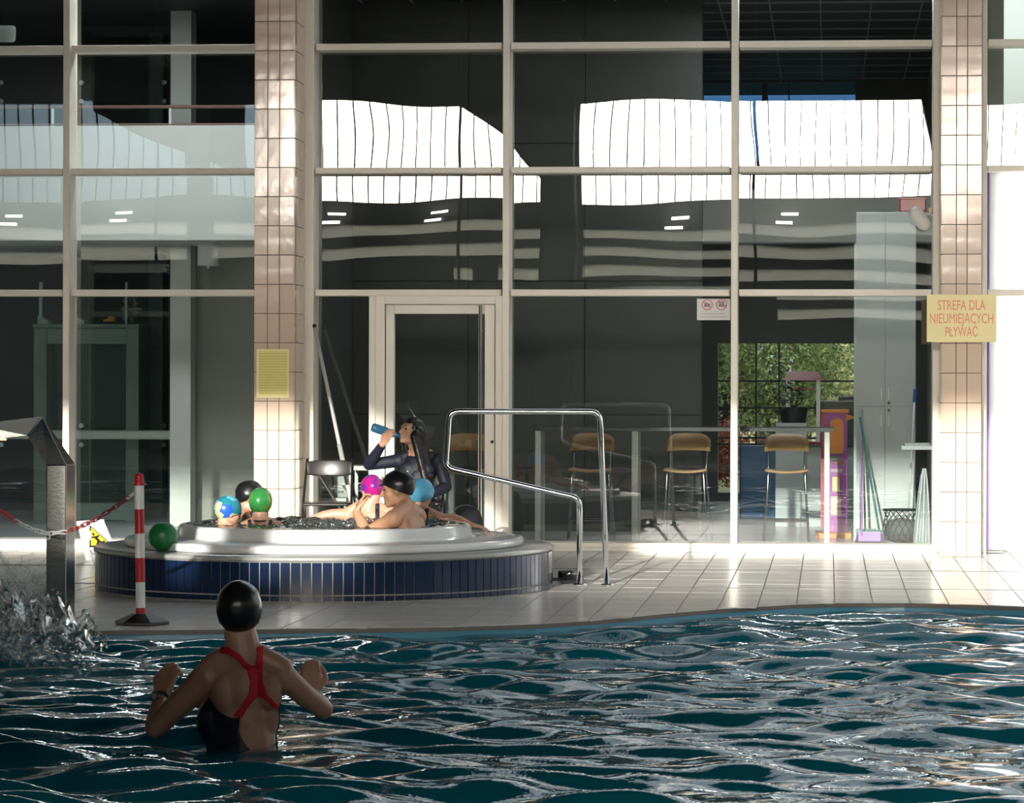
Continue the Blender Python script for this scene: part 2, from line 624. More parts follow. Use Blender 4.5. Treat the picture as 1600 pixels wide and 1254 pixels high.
o_ = nt.nodes.new('ShaderNodeOutputMaterial'); t_ = nt.nodes.new('ShaderNodeBsdfTranslucent'); t_.inputs[0].default_value = (0.42, 0.43, 0.41, 1)
nt.links.new(t_.outputs[0], o_.inputs[0])
wr = empty('window_4', (0, Y_BACK, STR0), 'strip windows and clerestory bars in the rear wall', None, kind='structure')
z = STR0
for k in range(STRN):
    MB().box((X_LEFT, Y_BACK-0.16, z), (X_RIGHT, Y_BACK-0.14, z+STRH)).build('pane', frost, wr)
    z += STRH + STRG
BARM = mat('dark_bar', (0.10, 0.10, 0.10), 0.5)
mb = MB()
x = X_LEFT
while x < X_RIGHT:
    mb.box((x-0.012, Y_BACK-0.16, CLER0), (x+0.012, Y_BACK-0.1, CLER1)); x += 0.32
mb.build('glazing_bars', BARM, wr)
# raking stair panel, then a pane added to dim the reflected left sky
MB().prism([(-15.4, 7.32), (-15.4, 7.02), (-12.15, 5.7), (-12.15, 7.32)], (Y_BACK-0.1, Y_BACK-0.02)).build('raking_panel', DARKC, wr)
MB().box((-21.2, Y_BACK-0.2, CLER0), (-10.9, Y_BACK-0.19, CLER1)).build('dimming_pane', glass_mat('dimming_glass', (0.15, 0.19, 0.22), 0.05, None), wr)
for x in (-17.0, -14.7, -10.25, -8.1, -3.1, -0.83, 3.2):
    ORD = ['leftmost', 'second from the left', 'third from the left', 'fourth from the left', 'fifth from the left', 'sixth from the left', 'rightmost']
    b = empty('wall_lamp', (x, Y_BACK+0.3, 4.86), 'twin bar floodlight mirrored in the glass, ' + ORD[(-17.0, -14.7, -10.25, -8.1, -3.1, -0.83, 3.2).index(x)], 'lamp', 'floodlights on the rear wall')
    MB().box((x-0.3, Y_BACK+0.02, 4.7), (x+0.3, Y_BACK+0.25, 4.78)).build('bracket', BARM, b)
    for dx, dz in ((0.06, 0.06), (-0.06, -0.12)):
        MB().cbox((x+dx, Y_BACK+0.3, 4.86+dz), (0.34, 0.06, 0.055)).build('tube', mat('lamp_tube', (0.9, 0.9, 0.9), 0.4, emit=((1, 0.97, 0.9), 14.0)), b)
# free standing concrete column with flaring head
def column(x, y, w, flare, label):
    mb = MB()
    mb.prism([(-w/2, 0), (w/2, 0), (w/2, 5.2), (w/2+0.05, Z_CEIL), (-w/2-flare*1.8, Z_CEIL), (-w/2-flare, 7.35), (-w/2-flare*0.3, 6.35), (-w/2, 5.6)], (-0.3, 0.3), Matrix.Translation((x, y, 0)))
    return mb.build('column', CONC, kind='structure', label=label, bevel=0.02)
column(-5.5, Y_BACK+1.0, 0.74, 1.9, 'grey concrete column with flared head behind the camera')
column(2.35, Y_BACK+1.0, 0.45, 0.3, 'grey concrete column at the right behind the camera')
# concrete beam added just above the view to shade the left side
mb = MB().box((X_LEFT, 3.4, 2.05), (-0.9, 4.0, 2.85))
mb.box((-14.0, 3.9, 2.85), (-6.05, 4.0, 3.45)).box((-5.75, 3.9, 2.85), (-5.35, 4.0, 3.45))  # upstand with a gap, shaped to leave sun patches on the tub
mb.build('shade_beam', CONC, kind='structure', label='added concrete beam above the camera that shades the left side')
mb = MB()
for x in (-1.2, -6.0, -11.0, -16.0, -21.0): mb.tube([(x, 3.7, 2.85), (x, 3.7, Z_CEIL)], 0.025, 8)
mb.build('hanger_rods', BARM, kind='structure', label='steel hangers of the added shade beam')
# side walls, ceiling
mb = MB()
mb.box((X_RIGHT, Y_BACK, 0), (X_RIGHT+0.3, YW+0.3, 0.4)); mb.box((X_RIGHT, Y_BACK, 6.4), (X_RIGHT+0.3, YW+0.3, Z_CEIL))
mb.box((X_RIGHT, Y_BACK, 0.4), (X_RIGHT+0.3, 16.0, 6.4)); mb.box((X_RIGHT, 25.8, 0.4), (X_RIGHT+0.3, YW+0.3, 6.4))
for yy in (19, 22): mb.box((X_RIGHT, yy-0.1, 0.4), (X_RIGHT+0.3, yy+0.1, 6.4))
mb.build('wall_right', WHITE, kind='structure', label='white side wall with windows right of the pool')
MB().box((X_LEFT-0.3, Y_BACK, 0), (X_LEFT, YW+0.3, Z_CEIL)).build('wall_left', HALLW, kind='structure', label='grey side wall left of the pool')
mb = MB().box((X_LEFT, Y_BACK, Z_CEIL), (X_RIGHT, SKY0, Z_CEIL+0.2)).box((X_LEFT, SKY1, Z_CEIL), (X_RIGHT, YW+0.3, Z_CEIL+0.2))
mb.box((X_LEFT, SKY0, Z_CEIL), (SKX0, SKY1, Z_CEIL+0.2)).box((SKX1, SKY0, Z_CEIL), (X_RIGHT, SKY1, Z_CEIL+0.2))
x = X_LEFT
y = Y_BACK
while y < SKY0-0.2:
    mb.box((X_LEFT, y, Z_CEIL-0.07), (X_RIGHT, y+0.14, Z_CEIL)); y += 0.3
mb.build('ceiling', DARKC, kind='structure', label='dark ribbed ceiling of the pool hall')

# ------------------------------------------------------------------ the glazed wall
def wxp(px, Y=None, py=450):
    return at(px, py, YW if Y is None else Y).x
def wz(py, px=640, Y=None):
    return at(px, py, YW if Y is None else Y).z
Z_SILL = (wz(842.2, 30) + wz(850.5, 1435))/2
Z_T = [(wz(462), wz(452)), (wz(270.5), wz(261)), (wz(77.5), wz(67))]
pitch = Z_T[2][0]-Z_T[1][0]
while Z_T[-1][1]+pitch < Z_CEIL:
    Z_T.append((Z_T[-1][0]+pitch, Z_T[-1][1]+pitch))
ROWS = [(Z_SILL, Z_T[0][0])] + [(Z_T[i][1], Z_T[i+1][0]) for i in range(len(Z_T)-1)] + [(Z_T[-1][1], Z_CEIL)]
SEAL = mat('black_seal', (0.02, 0.02, 0.02), 0.6)

def bay(win, xa, xb, rows, mset=PANE):
    """transoms, sill and panes between two uprights"""
    for z0, z1 in Z_T:
        MB().box((xa+0.012, YW+0.02, z0), (xb-0.012, YG+0.02, z1)).build('transom', ALU, win, bevel=0.004)
    for r, (z0, z1) in enumerate(rows):
        if r not in mset_rows: continue
        cx, cz = (xa+xb)/2, (z0+z1)/2
        mb = MB().box((xa-cx+0.005, -0.006, z0-cz+0.003), (xb-cx-0.005, 0.006, z1-cz-0.003))
        o = mb.build('pane', mset)
        o.parent = win; o.matrix_parent_inverse = win.matrix_basis.inverted()
        o.location = (cx, YG, cz)
mset_rows = set(range(20))

def upright(win, xa, xb, yf=None, name='mullion', z0=0.0):
    MB().box((xa, YW if yf is None else yf, z0), (xb, YG+0.06, Z_CEIL)).build(name, ALU, win, bevel=0.004)

w1 = empty('window_1', (wxp(50), YW, 0), 'cream framed window bay left of the tiled pillar', None, kind='structure')
w2 = empty('window_2', (wxp(960), YW, 0), 'wide cream framed window bay between the two tiled pillars', None, kind='structure')
w3 = empty('window_3', (wxp(1600), YW, 0), 'cream framed window bay at the right edge', None, kind='structure')
# left bay
XL = [wxp(98)-1.75, wxp(98), wxp(108), wxp(397)]
upright(w1, XL[0]-0.055, XL[0]); upright(w1, XL[1], XL[2])
bay(w1, XL[0], XL[1], ROWS); bay(w1, XL[2], XL[3]+0.05, ROWS)
MB().box((XL[0], YW-0.01, 0), (XL[3], YG+0.06, Z_SILL)).build('sill', ALU, w1, bevel=0.004)
# centre bay
XC = [wxp(475), wxp(490), wxp(785), wxp(795.5), wxp(1142), wxp(1152.5), wxp(1457.5), wxp(1466)]
upright(w2, XC[0]-0.06, XC[1]); upright(w2, XC[2], XC[3]); upright(w2, XC[4], XC[5]); upright(w2, XC[6], XC[7]+0.05)
mset_rows = set(range(1, 20)); bay(w2, XC[1], XC[2], ROWS)
mset_rows = set(range(20)); bay(w2, XC[3], XC[4], ROWS); bay(w2, XC[5], XC[6], ROWS)
MB().box((XC[3], YW-0.01, 0), (XC[6], YG+0.06, Z_SILL)).build('sill', ALU, w2, bevel=0.004)
MB().box((XC[1], YW-0.06, 0), (XC[7], YW-0.01, 0.03)).build('threshold', ALU, w2, bevel=0.004)
# side light next to the door
xs0, xs1 = wxp(576.5), wxp(587)
MB().box((xs0, YW, 0), (xs1, YG+0.06, Z_T[0][0])).build('mullion', ALU, w2, bevel=0.004)
cx, cz = (XC[1]+xs0)/2, (Z_SILL+Z_T[0][0])/2
o = MB().cbox((0, 0, 0), (xs0-XC[1], 0.012, Z_T[0][0]-Z_SILL)).build('pane', PANE)
o.parent = w2; o.matrix_parent_inverse = w2.matrix_basis.inverted(); o.location = (cx, YG, cz)
MB().box((XC[1], YW, 0), (xs0, YG+0.06, Z_SILL)).build('sill', ALU, w2, bevel=0.004)
# door
DOORM = mat('door_aluminium', (0.80, 0.765, 0.67), 0.35)
d1 = empty('door_1', ((wxp(589)+wxp(785))/2, YW, 0), 'cream framed glass door with a long bar handle', None, kind='structure')
zt = Z_T[0][0]
x0, x1 = xs1, XC[2]
mb = MB().box((x0, YW+0.01, 0), (wxp(601), YG, zt)).box((wxp(774), YW+0.01, 0), (x1, YG, zt)).box((wxp(601), YW+0.01, wz(475, 690)), (wxp(774), YG, zt))
mb.build('door_frame', DOORM, d1, bevel=0.003)
lx0, lx1, gx0, gx1 = wxp(602.5), wxp(772.5), wxp(615.5), wxp(757)
lz1, gz1, gz0 = wz(476, 690), wz(490, 690), 0.14
mb = MB().box((lx0, YW+0.03, 0.01), (gx0, YW+0.1, lz1)).box((gx1, YW+0.03, 0.01), (lx1, YW+0.1, lz1))
mb.box((gx0, YW+0.03, gz1), (gx1, YW+0.1, lz1)).box((gx0, YW+0.03, 0.01), (gx1, YW+0.1, gz0))
leaf = mb.build('door_leaf', DOORM, d1, bevel=0.003)
cx, cz = (gx0+gx1)/2, (gz0+gz1)/2
o = MB().cbox((0, 0, 0), (gx1-gx0, 0.012, gz1-gz0)).build('pane', PANE); o.parent = d1
o.matrix_parent_inverse = d1.matrix_basis.inverted(); o.location = (cx, YW+0.07, cz)
hx = (wxp(748.5)+wxp(755))/2
hb = MB().tube([(hx, YW-0.06, 0.18), (hx, YW-0.06, wz(477, 752))], 0.017, 12).build('handle', CHROME, d1, smooth=False)
for zz in (0.4, 1.9):
    MB().tube([(hx, YW-0.06, zz), (hx+0.005, YW+0.04, zz)], 0.01, 8).build('handle_mount', CHROME, d1)
kx, kz = wxp(769), wz(690, 769)
MB().tube([(kx, YW+0.03, kz), (kx, YW+0.015, kz)], 0.014, 12).build('lock', CHROME, d1)

# tiled pillars
YP = 25.96
zj = at(1500, 397, YP).z
zrow = [zj + 0.2495*k for k in range(-30, 40)]
zrow = [z for z in zrow if 0.05 < z < Z_CEIL]
def pillar(name, cols, side, label):
    xa, xb = wxp(cols[0], YP), wxp(cols[-1], YP)
    p = empty(name, ((xa+xb)/2, YP, 0), label, None, kind='structure')
    MB().box((xa+0.004, YP+0.004, 0), (xb-0.004, YG+0.1, Z_CEIL)).build('core', GROUT, p)
    zb = [0.0] + zrow + [Z_CEIL]
    g = 0.005
    cache = {}
    def tile(key, cen, size):
        k = (key, round(size[0], 3), round(size[1], 3), round(size[2], 3))
        if k not in cache:
            t = MB().cbox((0, 0, 0), size).mesh('tile')
            bm = bmesh.new(); bm.from_mesh(t)
            bmesh.ops.bevel(bm, geom=bm.edges[:], offset=0.002, segments=1, affect='EDGES')
            bm.to_mesh(t); bm.free()
            t.materials.append(TILE); cache[k] = t
        o = bpy.data.objects.new('tile', cache[k]); COL.objects.link(o)
        o.parent = p
        o.location = Vector(cen) - Vector(p.location)
        a = 0.004
        o.rotation_euler = (random.uniform(-a, a), random.uniform(-a, a)*0.3, random.uniform(-a, a))
    for r in range(len(zb)-1):
        z0, z1 = zb[r], zb[r+1]
        if z0 > 5.6: 
            continue
        for c in range(len(cols)-1):
            xx0, xx1 = wxp(cols[c], YP), wxp(cols[c+1], YP)
            tile('f', ((xx0+xx1)/2, YP, (z0+z1)/2), (xx1-xx0-g, 0.012, z1-z0-g))
        xs_ = xb if side > 0 else xa
        for ya, yb in ((YP, YP+0.25), (YP+0.25, YW)):
            tile('s', (xs_, (ya+yb)/2, (z0+z1)/2), (0.012, yb-ya-g, z1-z0-g))
    mb = MB()
    for r in range(len(zb)-1):
        z0, z1 = zb[r], zb[r+1]
        if z0 > 5.6: mb.box((xa+g, YP-0.006, z0+g), (xb-g, YP+0.01, z1-g))
    mb.build('upper_tiles', TILE, p, kind='stuff')
    return p
pl = pillar('pillar_left', [397, 418, 436.5, 459.5], +1, 'beige glazed tile pillar with the yellow notice')
pr = pillar('pillar_right', [1471, 1494, 1511, 1534], -1, 'beige glazed tile pillar with the yellow swimmers zone sign')
# right bay: frame, upper glass, white translucent panel below
XR = [wxp(1534), wxp(1542), 4.2]
upright(w3, XR[0], XR[1]); upright(w3, 3.4, 3.46)
mset_rows = set(range(2, 20)); bay(w3, XR[1], 3.4, ROWS)
FROSTW = bpy.data.materials.new('white_translucent_panel'); FROSTW.use_nodes = True
nt = FROSTW.node_tree; nt.nodes.clear()
o_ = nt.nodes.new('ShaderNodeOutputMaterial'); m_ = nt.nodes.new('ShaderNodeMixShader'); t_ = nt.nodes.new('ShaderNodeBsdfTranslucent'); t_.inputs[0].default_value = (0.99, 0.99, 0.99, 1)
f_ = nt.nodes.new('ShaderNodeBsdfDiffuse'); f_.inputs[0].default_value = (0.85, 0.85, 0.85, 1); m_.inputs[0].default_value = 0.12
nt.links.new(t_.outputs[0], m_.inputs[1]); nt.links.new(f_.outputs[0], m_.inputs[2]); nt.links.new(m_.outputs[0], o_.inputs[0])
MB().box((XR[1]+0.03, YG-0.015, 0.02), (3.4, YG, Z_T[1][0])).build('frosted_panel', FROSTW, w3)
MB().box((XR[1], YG-0.02, 0.02), (XR[1]+0.03, YG, Z_T[1][0])).build('purple_edge', mat('purple_edge', (0.13, 0.05, 0.28), 0.5), w3)
# solid wall parts beyond the view
MB().box((X_LEFT, YW, 0), (XL[0]-0.055, YG+0.1, Z_CEIL)).box((3.46, YW, 0), (X_RIGHT, YG+0.1, Z_CEIL)).build('wall_front', WHITE, kind='structure', label='white end pieces of the glazed wall')

# ------------------------------------------------------------------ rooms behind the glass
INT_W = mat('inner_grey_wall', (0.30, 0.30, 0.27), 0.7, bump=(8, 0.001))
INT_D = mat('inner_dark_panel', (0.075, 0.078, 0.072), 0.55, var=(2, 0.5, (0.055, 0.058, 0.055)))
INT_F = mat('inner_floor', (0.42, 0.43, 0.43), 0.25, bump=(9, 0.001))
SHAFT = mat('shaft_dark', (0.012, 0.016, 0.018), 0.5)
FASC = mat('fascia_white', (0.62, 0.63, 0.60), 0.7)
Y_IN = YG + 0.08
XPART0, XPART1 = wxp(404), wxp(470)
MB().box((-12, Y_IN, -0.1), (1.5, 40.0, 0.0)).build('floor_inner', INT_F, kind='structure', label='pale tiled floor of the rooms behind the glass')
mb = MB().box((-12, 29.4, 5.2), (1.5, 40.0, 5.35)).box((XPART0, Y_IN, 5.2), (-0.7, 29.4, 5.35)).box((-12, Y_IN, 5.2), (-8.2, 29.4, 5.35)).box((-0.7, Y_IN, 5.2), (1.5, Y_IN+0.25, 5.35)).box((-8.2, Y_IN, 5.2), (XPART0, Y_IN+0.25, 5.35))
portal((-8.2+XPART0)/2, 28.2, 5.4, XPART0+8.2, 2.4, (0, 0, 0))  # sky openings added in the inner ceiling, unseen, to light lobby and cafe
portal(0.4, 28.2, 5.4, 2.2, 2.4, (0, 0, 0))
mb.build('ceiling_inner', DARKC, kind='structure', label='dark ceiling of the rooms behind the glass')
# ceiling grid
mb = MB()
GRD = mat('ceiling_grid', (0.25, 0.28, 0.30), 0.5)
for k in range(14):
    mb.box((-5, 28+0.75*k, 5.185), (1.2, 28.02+0.75*k, 5.2))
for k in range(12):
    mb.box((-4.6+0.5*k, 27.2, 5.185), (-4.585+0.5*k, 38, 5.2))
mb.build('ceiling_grid', GRD, kind='structure', label='thin metal grid under the dark ceiling')
MB().box((XPART0, Y_IN, 0), (XPART1-0.1, 33.5, 5.2)).build('wall_partition', INT_D, kind='structure', label='dark partition between lift lobby and cafe')
# dark panelled wall of the cafe: panels are pieces
wd = empty('wall_cafe', (-3, 30, 0), 'dark grey panelled wall behind the bar table', None, kind='structure')
xw0, xw1 = XPART1-0.1, wxp(1097, 30.0)
zl = [0, 0.62, wz(647, 700, 30.0), 2.45, 3.8, 5.2]
nx = 3
for i in range(nx):
    for j in range(len(zl)-1):
        a = xw0+(xw1-xw0)*i/nx; b = xw0+(xw1-xw0)*(i+1)/nx
        MB().box((a+0.004, 30.0, zl[j]+0.004), (b-0.004, 30.06, zl[j+1]-0.004)).build('panel', INT_D, wd)
MB().box((xw0, 30.05, 0), (xw1, 30.15, 5.2)).build('backing', SHAFT, wd)
MB().box((wxp(1097, 38.0)-0.2, 30.15, 0), (wxp(1097, 38.0)-0.1, 38.0, 5.2)).build('wall_recess', INT_W, kind='structure', label='grey side wall leading to the far window')
# far window wall of the cafe
YF = 38.0
fx0, fx1 = wxp(1097, YF)-0.1, 1.5
zf0, zf1 = wz(770, 1200, YF), wz(536, 1200, YF)
zu0, zu1 = 4.2, wz(129, 1200, YF)
mb = MB().box((fx0, YF, 0), (fx1, YF+0.25, zf0)).box((fx0, YF, zf1), (fx1, YF+0.25, zu0)).box((fx0, YF, zu1), (fx1, YF+0.25, 5.2))
mb.box((fx0, YF, zf0), (wxp(1122, YF), YF+0.25, zf1)).box((wxp(1345, YF), YF, zf0), (fx1, YF+0.25, zf1))
mb.box((fx0, YF+0.001, zu0), (wxp(1098, YF), YF+0.249, zu1)).box((wxp(1336, YF), YF+0.001, zu0), (fx1, YF+0.249, zu1))
mb.build('wall_far', INT_D, kind='structure', label='dark far wall of the cafe with windows')
w5 = empty('window_5', (wxp(1220, YF), YF, zf0), 'far dark framed window looking out on trees', None, kind='structure')
FRM = mat('dark_frame', (0.03, 0.035, 0.035), 0.4)
for px in (1180, 1216):
    MB().box((wxp(px, YF), YF+0.05, zf0), (wxp(px+3, YF), YF+0.12, zf1)).build('mullion', FRM, w5)
for py in (595, 637, 684, 694):
    zz = wz(py, 1200, YF); MB().box((wxp(1122, YF), YF+0.05, zz-0.012), (wxp(1345, YF), YF+0.12, zz+0.012)).build('transom', FRM, w5)
for a, b in ((1122, 1180), (1183, 1216), (1219, 1345)):
    MB().box((wxp(a, YF), YF+0.08, zf0), (wxp(b, YF), YF+0.09, zf1)).build('pane', CLEAR, w5)
w6 = empty('window_6', (wxp(1220, YF), YF, zu0), 'high window of the cafe, sky blue put into its glass', None, kind='structure')
MB().box((wxp(1190, YF), YF+0.05, zu0), (wxp(1199, YF), YF+0.12, zu1)).build('mullion', FRM, w6)
MB().box((wxp(1231, YF), YF+0.05, zu0), (wxp(1233, YF), YF+0.12, zu1)).build('mullion', FRM, w6)
MB().box((wxp(1098, YF), YF+0.08, zu0), (wxp(1190, YF), YF+0.09, zu1)).build('pane', BLUEG, w6)
MB().box((wxp(1199, YF), YF+0.08, zu0), (wxp(1336, YF), YF+0.09, zu1)).build('pane', BLUEG, w6)
# bulkhead and right wall of the cafe
yb = 33.5
MB().box((wxp(1097, yb), yb, wz(378, 1250, yb)), (1.4, yb+0.4, wz(296, 1250, yb))).build('bulkhead', FASC, kind='structure', label='pale grey bulkhead beam below the cafe ceiling')
MB().box((1.2, Y_IN, 0), (1.5, 40, 5.2)).build('wall_side', INT_W, kind='structure', label='grey right side wall of the cafe')

MB().box((X_LEFT, YG+0.3, 5.35), (XPART1, YG+0.5, Z_CEIL)).build('sky_screen', INT_D, kind='structure', label='added dark screen keeping sky out of the upper left glazing')  # unseen screen added so the pool water does not mirror sky here
# left: lift lobby and gallery
yfz = 29.5
zg0, zg1 = wz(375, 250, yfz), wz(196, 250, yfz)
MB().box((-12, yfz, zg0), (XPART0, yfz+0.25, zg1)).box((-12, yfz+0.25, zg0), (XPART0, 34, zg0+0.3)).build('gallery', FASC, kind='structure', label='white fascia of the upper gallery behind the left window')
MB().box((-12, 34, 0), (XPART0, 34.2, 5.2)).build('wall_shaft', SHAFT, kind='structure', label='dark back of the lift shaft')
MB().box((wxp(298, 31.0), 31.0, 0), (XPART0, 31.2, zg0)).build('wall_lobby', INT_W, kind='structure', label='grey lobby wall right of the white column')
yc = 30.6
MB().box((wxp(266, yc), yc, 0), (wxp(298, yc), yc+0.25, 5.2)).build('column_lobby', FASC, kind='structure', label='square white column beside the lift')
# railing on the gallery
rl = empty('railing', (wxp(260, yfz), yfz+0.1, zg1), 'thin brown handrail on the white gallery edge', 'railing')
BROWN = mat('brown_rail', (0.20, 0.12, 0.10), 0.35)
zr = wz(163, 250, yfz)
MB().tube([(-12, yfz+0.1, zr), (XPART0-0.02, yfz+0.1, zr-0.02)], 0.018, 8).build('top_rail', BROWN, rl)
MB().tube([(-12, yfz+0.1, zg1+0.03), (XPART0-0.02, yfz+0.1, zg1+0.015)], 0.013, 8).build('bottom_rail', BROWN, rl)
for px in (78, 262):
    xx = wxp(px, yfz); MB().box((xx-0.012, yfz+0.09, zg1), (xx+0.012, yfz+0.11, zr)).build('post', FASC, rl)
# lift
ye = 31.6
LIFTM = mat('lift_frame', (0.26, 0.29, 0.25), 0.4, 0.0, var=(4, 0.6, (0.2, 0.23, 0.2)))
lf = empty('lift', (wxp(135, ye), ye, 0), 'grey green framed lift car with dark glass behind the left window', 'lift')
def lbox(name, px0, px1, py0, py1, ya, yb, m, par):
    return MB().box((wxp(px0, ye), ya, wz(py1, 135, ye)), (wxp(px1, ye), yb, wz(py0, 135, ye))).build(name, m, par, bevel=0.004)
lbox('post', 53, 73, 512, 822, ye, ye+0.5, LIFTM, lf); lbox('post', 197, 217, 512, 822, ye, ye+0.5, LIFTM, lf)
lbox('head_beam', 73, 197, 513, 537, ye+0.01, ye+0.5, LIFTM, lf); lbox('cap', 52, 218, 506, 512, ye-0.02, ye+0.52, LIFTM, lf)
lbox('bottom_beam', 73, 197, 786, 812, ye+0.01, ye+0.5, LIFTM, lf)
lbox('pane', 73, 197, 537, 786, ye+0.2, ye+0.22, CLEAR, lf)
lbox('door_split', 129, 131, 537, 786, ye+0.3, ye+0.34, LIFTM, lf)
lbox('back_panel', 73, 197, 537, 786, ye+1.2, ye+1.25, mat('lift_inside', (0.035, 0.05, 0.048), 0.35), lf)
lbox('guide_rod', 57, 61.5, 440, 506, ye+0.1, ye+0.16, FASC, lf); lbox('guide_rod', 192, 195, 440, 506, ye+0.1, ye+0.16, FASC, lf)
mb = MB()
for k in range(26):
    px, py = random.uniform(196, 216), random.uniform(465, 503)
    c = at(px, py, ye+0.2); s = random.uniform(0.015, 0.05)
    mb.cbox(c, (s, 0.1, s*random.uniform(0.5, 1.6)))
mb.build('machinery', mat('machine_metal', (0.22, 0.22, 0.15), 0.5), lf)
p_ = at(205, 482.5, ye+0.15); MB().cbox(p_, (0.22, 0.02, 0.02)).build('cross_bar', LIFTM, lf)
p_ = at(172, 499, ye+0.2); MB().prism([(-0.06, -0.02), (0.05, -0.02), (0.05, 0.03), (0.0, 0.03), (-0.02, 0.005), (-0.06, 0.0)], (-0.05, 0.05), Matrix.Translation(p_)).build('warning_buffer', mat('orange_yellow', (0.75, 0.40, 0.05), 0.5), lf)
for px in (70, 126):
    p_ = at(px, 506, ye+0.2); MB().prism([(-0.05, 0), (0.06, 0), (0.06, 0.03), (-0.05, 0.09)], (-0.1, 0.1), Matrix.Translation(p_)).build('bracket', FASC, lf)
# structural glass in front of the lift, held by point fittings
yg2 = 30.65
gp = empty('glass_partition', (wxp(190, yg2), yg2, 0), 'frameless glass screen with round fittings in front of the lift', 'glass screen')
for a, b, c, d in ((-60, 264, 684, 842), (-60, 264, 395, 674), (-60, 264, -20, 193)):
    MB().box((wxp(a, yg2), yg2, max(0.01, wz(d, 150, yg2))), (wxp(b, yg2), yg2+0.012, wz(c, 150, yg2))).build('pane', CLEAR, gp)
MB().box((wxp(-60, yg2), yg2+0.02, wz(686, 150, yg2)), (wxp(266, yg2), yg2+0.1, wz(672, 150, yg2))).build('cross_beam', mat('beam_grey', (0.33, 0.34, 0.31), 0.45), gp)
for py in (664.5, 694.5, 129, 158):
    for px in (2, 127, 256):
        c = at(px, py, yg2-0.01)
        MB().tube([c, c+Vector((0, 0.03, 0))], 0.024, 12).build('fitting', CHROME, gp)
MB().box((wxp(232, 32.5), 32.5, 0), (wxp(254, 32.5), 32.7, 5.2)).build('lift_guide', mat('guide_dark', (0.06, 0.075, 0.08), 0.5), kind='structure', label='dark steel guide beam beside the lift')
# lamp under the gallery
yl = 29.95
lp = at(325.5, 401, yl)
lm = empty('ceiling_lamp', (lp.x, yl, zg0), 'white cylindrical downlight under the gallery', 'lamp')
MB().lathe([(0.0, zg0), (0.106, zg0), (0.106, lp.z-0.088), (0.09, lp.z-0.088), (0.088, lp.z-0.05), (0.0, lp.z-0.05)], (lp.x, yl, 0), 28).build('housing', mat('lamp_white', (0.72, 0.74, 0.74), 0.4), lm, smooth=False)
MB().ell((lp.x, yl, lp.z-0.1), (0.012, 0.012, 0.016)).build('lamp_tip', mat('lamp_tip', (0.9, 0.9, 0.9), 0.3), lm, smooth=True)
# pale panel at the top left
pp = at(2, 53, YG+0.03)
MB().prism(fillet_poly := [(-0.14, -0.074), (0.105, -0.074), (0.12, -0.066), (0.128, -0.05), (0.128, 0.05), (0.12, 0.066), (0.105, 0.074), (-0.14, 0.074)], (0, 0.004), Matrix.Translation(pp)).build('notice_plate', mat('plate_grey', (0.42, 0.46, 0.46), 0.6), label='blank pale grey plate high on the left window', cat='plate')

# ------------------------------------------------------------------ outdoors behind the far window
MB().box((-40, YF+0.3, -0.3), (40, 120, -0.2)).build('ground', mat('meadow', (0.30, 0.30, 0.12), 0.9, var=(0.6, 0.8, (0.42, 0.38, 0.2))), kind='structure', label='yellowing meadow outside the far window')
def leafy(name, c, rad, n, cols, ls, trunk_h, label, cat='tree', group=None):
    e = empty(name, (c[0], c[1], -0.2), label, cat, group)
    BARK = mat('bark', (0.10, 0.075, 0.05), 0.9)
    tb = MB().tube([(c[0], c[1], -0.2), (c[0]+0.05, c[1], trunk_h*0.5), (c[0], c[1], trunk_h+rad[2]*0.6)], [0.14, 0.1, 0.04], 8)
    for k in range(7):
        a = random.uniform(0, 2*PI); z0 = trunk_h*random.uniform(0.5, 1.2)
        tb.tube([(c[0], c[1], z0), (c[0]+math.cos(a)*rad[0]*0.6, c[1]+math.sin(a)*rad[1]*0.6, z0+rad[2]*0.6)], [0.05, 0.015], 6)
    tb.build('trunk', BARK, e)
    for ci, col in enumerate(cols):
        m_ = len(cols)
        k = n//m_
        u = rng.normal(size=(k, 3)); u /= np.linalg.norm(u, axis=1)[:, None]
        rr = rng.uniform(0.35, 1.0, k)**0.6
        cl = np.array([mnoise.noise(Vector((x*2.2+ci, y*2.2, z*2.2))) for x, y, z in u])
        P = u*rr[:, None]*np.array(rad)*(0.85+0.45*cl[:, None]) + np.array([c[0], c[1], c[2]])
        a = rng.normal(size=(k, 3)); a /= np.linalg.norm(a, axis=1)[:, None]
        b = np.cross(a, rng.normal(size=(k, 3))); b /= np.linalg.norm(b, axis=1)[:, None]
        s = rng.uniform(0.6, 1.3, k)[:, None]*ls
        V = np.stack([P-a*s, P+b*s*0.5, P+a*s, P-b*s*0.5], 1).reshape(-1, 3)
        Fc = np.arange(4*k).reshape(k, 4)
        me = np_mesh('foliage', V, Fc, False); me.materials.append(mat('leaf_%d_%d_%d' % tuple(int(q*100) for q in col), col, 0.6, var=(3, 0.5, tuple(q*0.6 for q in col))))
        f = bpy.data.objects.new('foliage', me); COL.objects.link(f); f.parent = e; f.matrix_parent_inverse = e.matrix_basis.inverted()
        f['kind'] = 'stuff'
GREENS = [(0.24, 0.36, 0.13), (0.36, 0.46, 0.20), (0.15, 0.24, 0.09)]
leafy('leafy_tree', (-2.3, 45.5, 2.2), (1.0, 1.0, 2.0), 14000, GREENS, 0.045, 1.0, 'dense green tree outside, left in the far window')
leafy('leafy_tree', (-0.75, 48.5, 1.9), (1.2, 1.1, 1.5), 12000, [(0.42, 0.46, 0.18), (0.26, 0.34, 0.14)], 0.045, 0.9, 'yellow green tree outside behind the toy stall')
leafy('red_shrub', (-1.9, 44.0, 0.45), (1.1, 0.5, 0.6), 8000, [(0.60, 0.16, 0.12), (0.48, 0.24, 0.14)], 0.035, 0.2, 'red leaved shrub outside below the green tree', 'shrub')
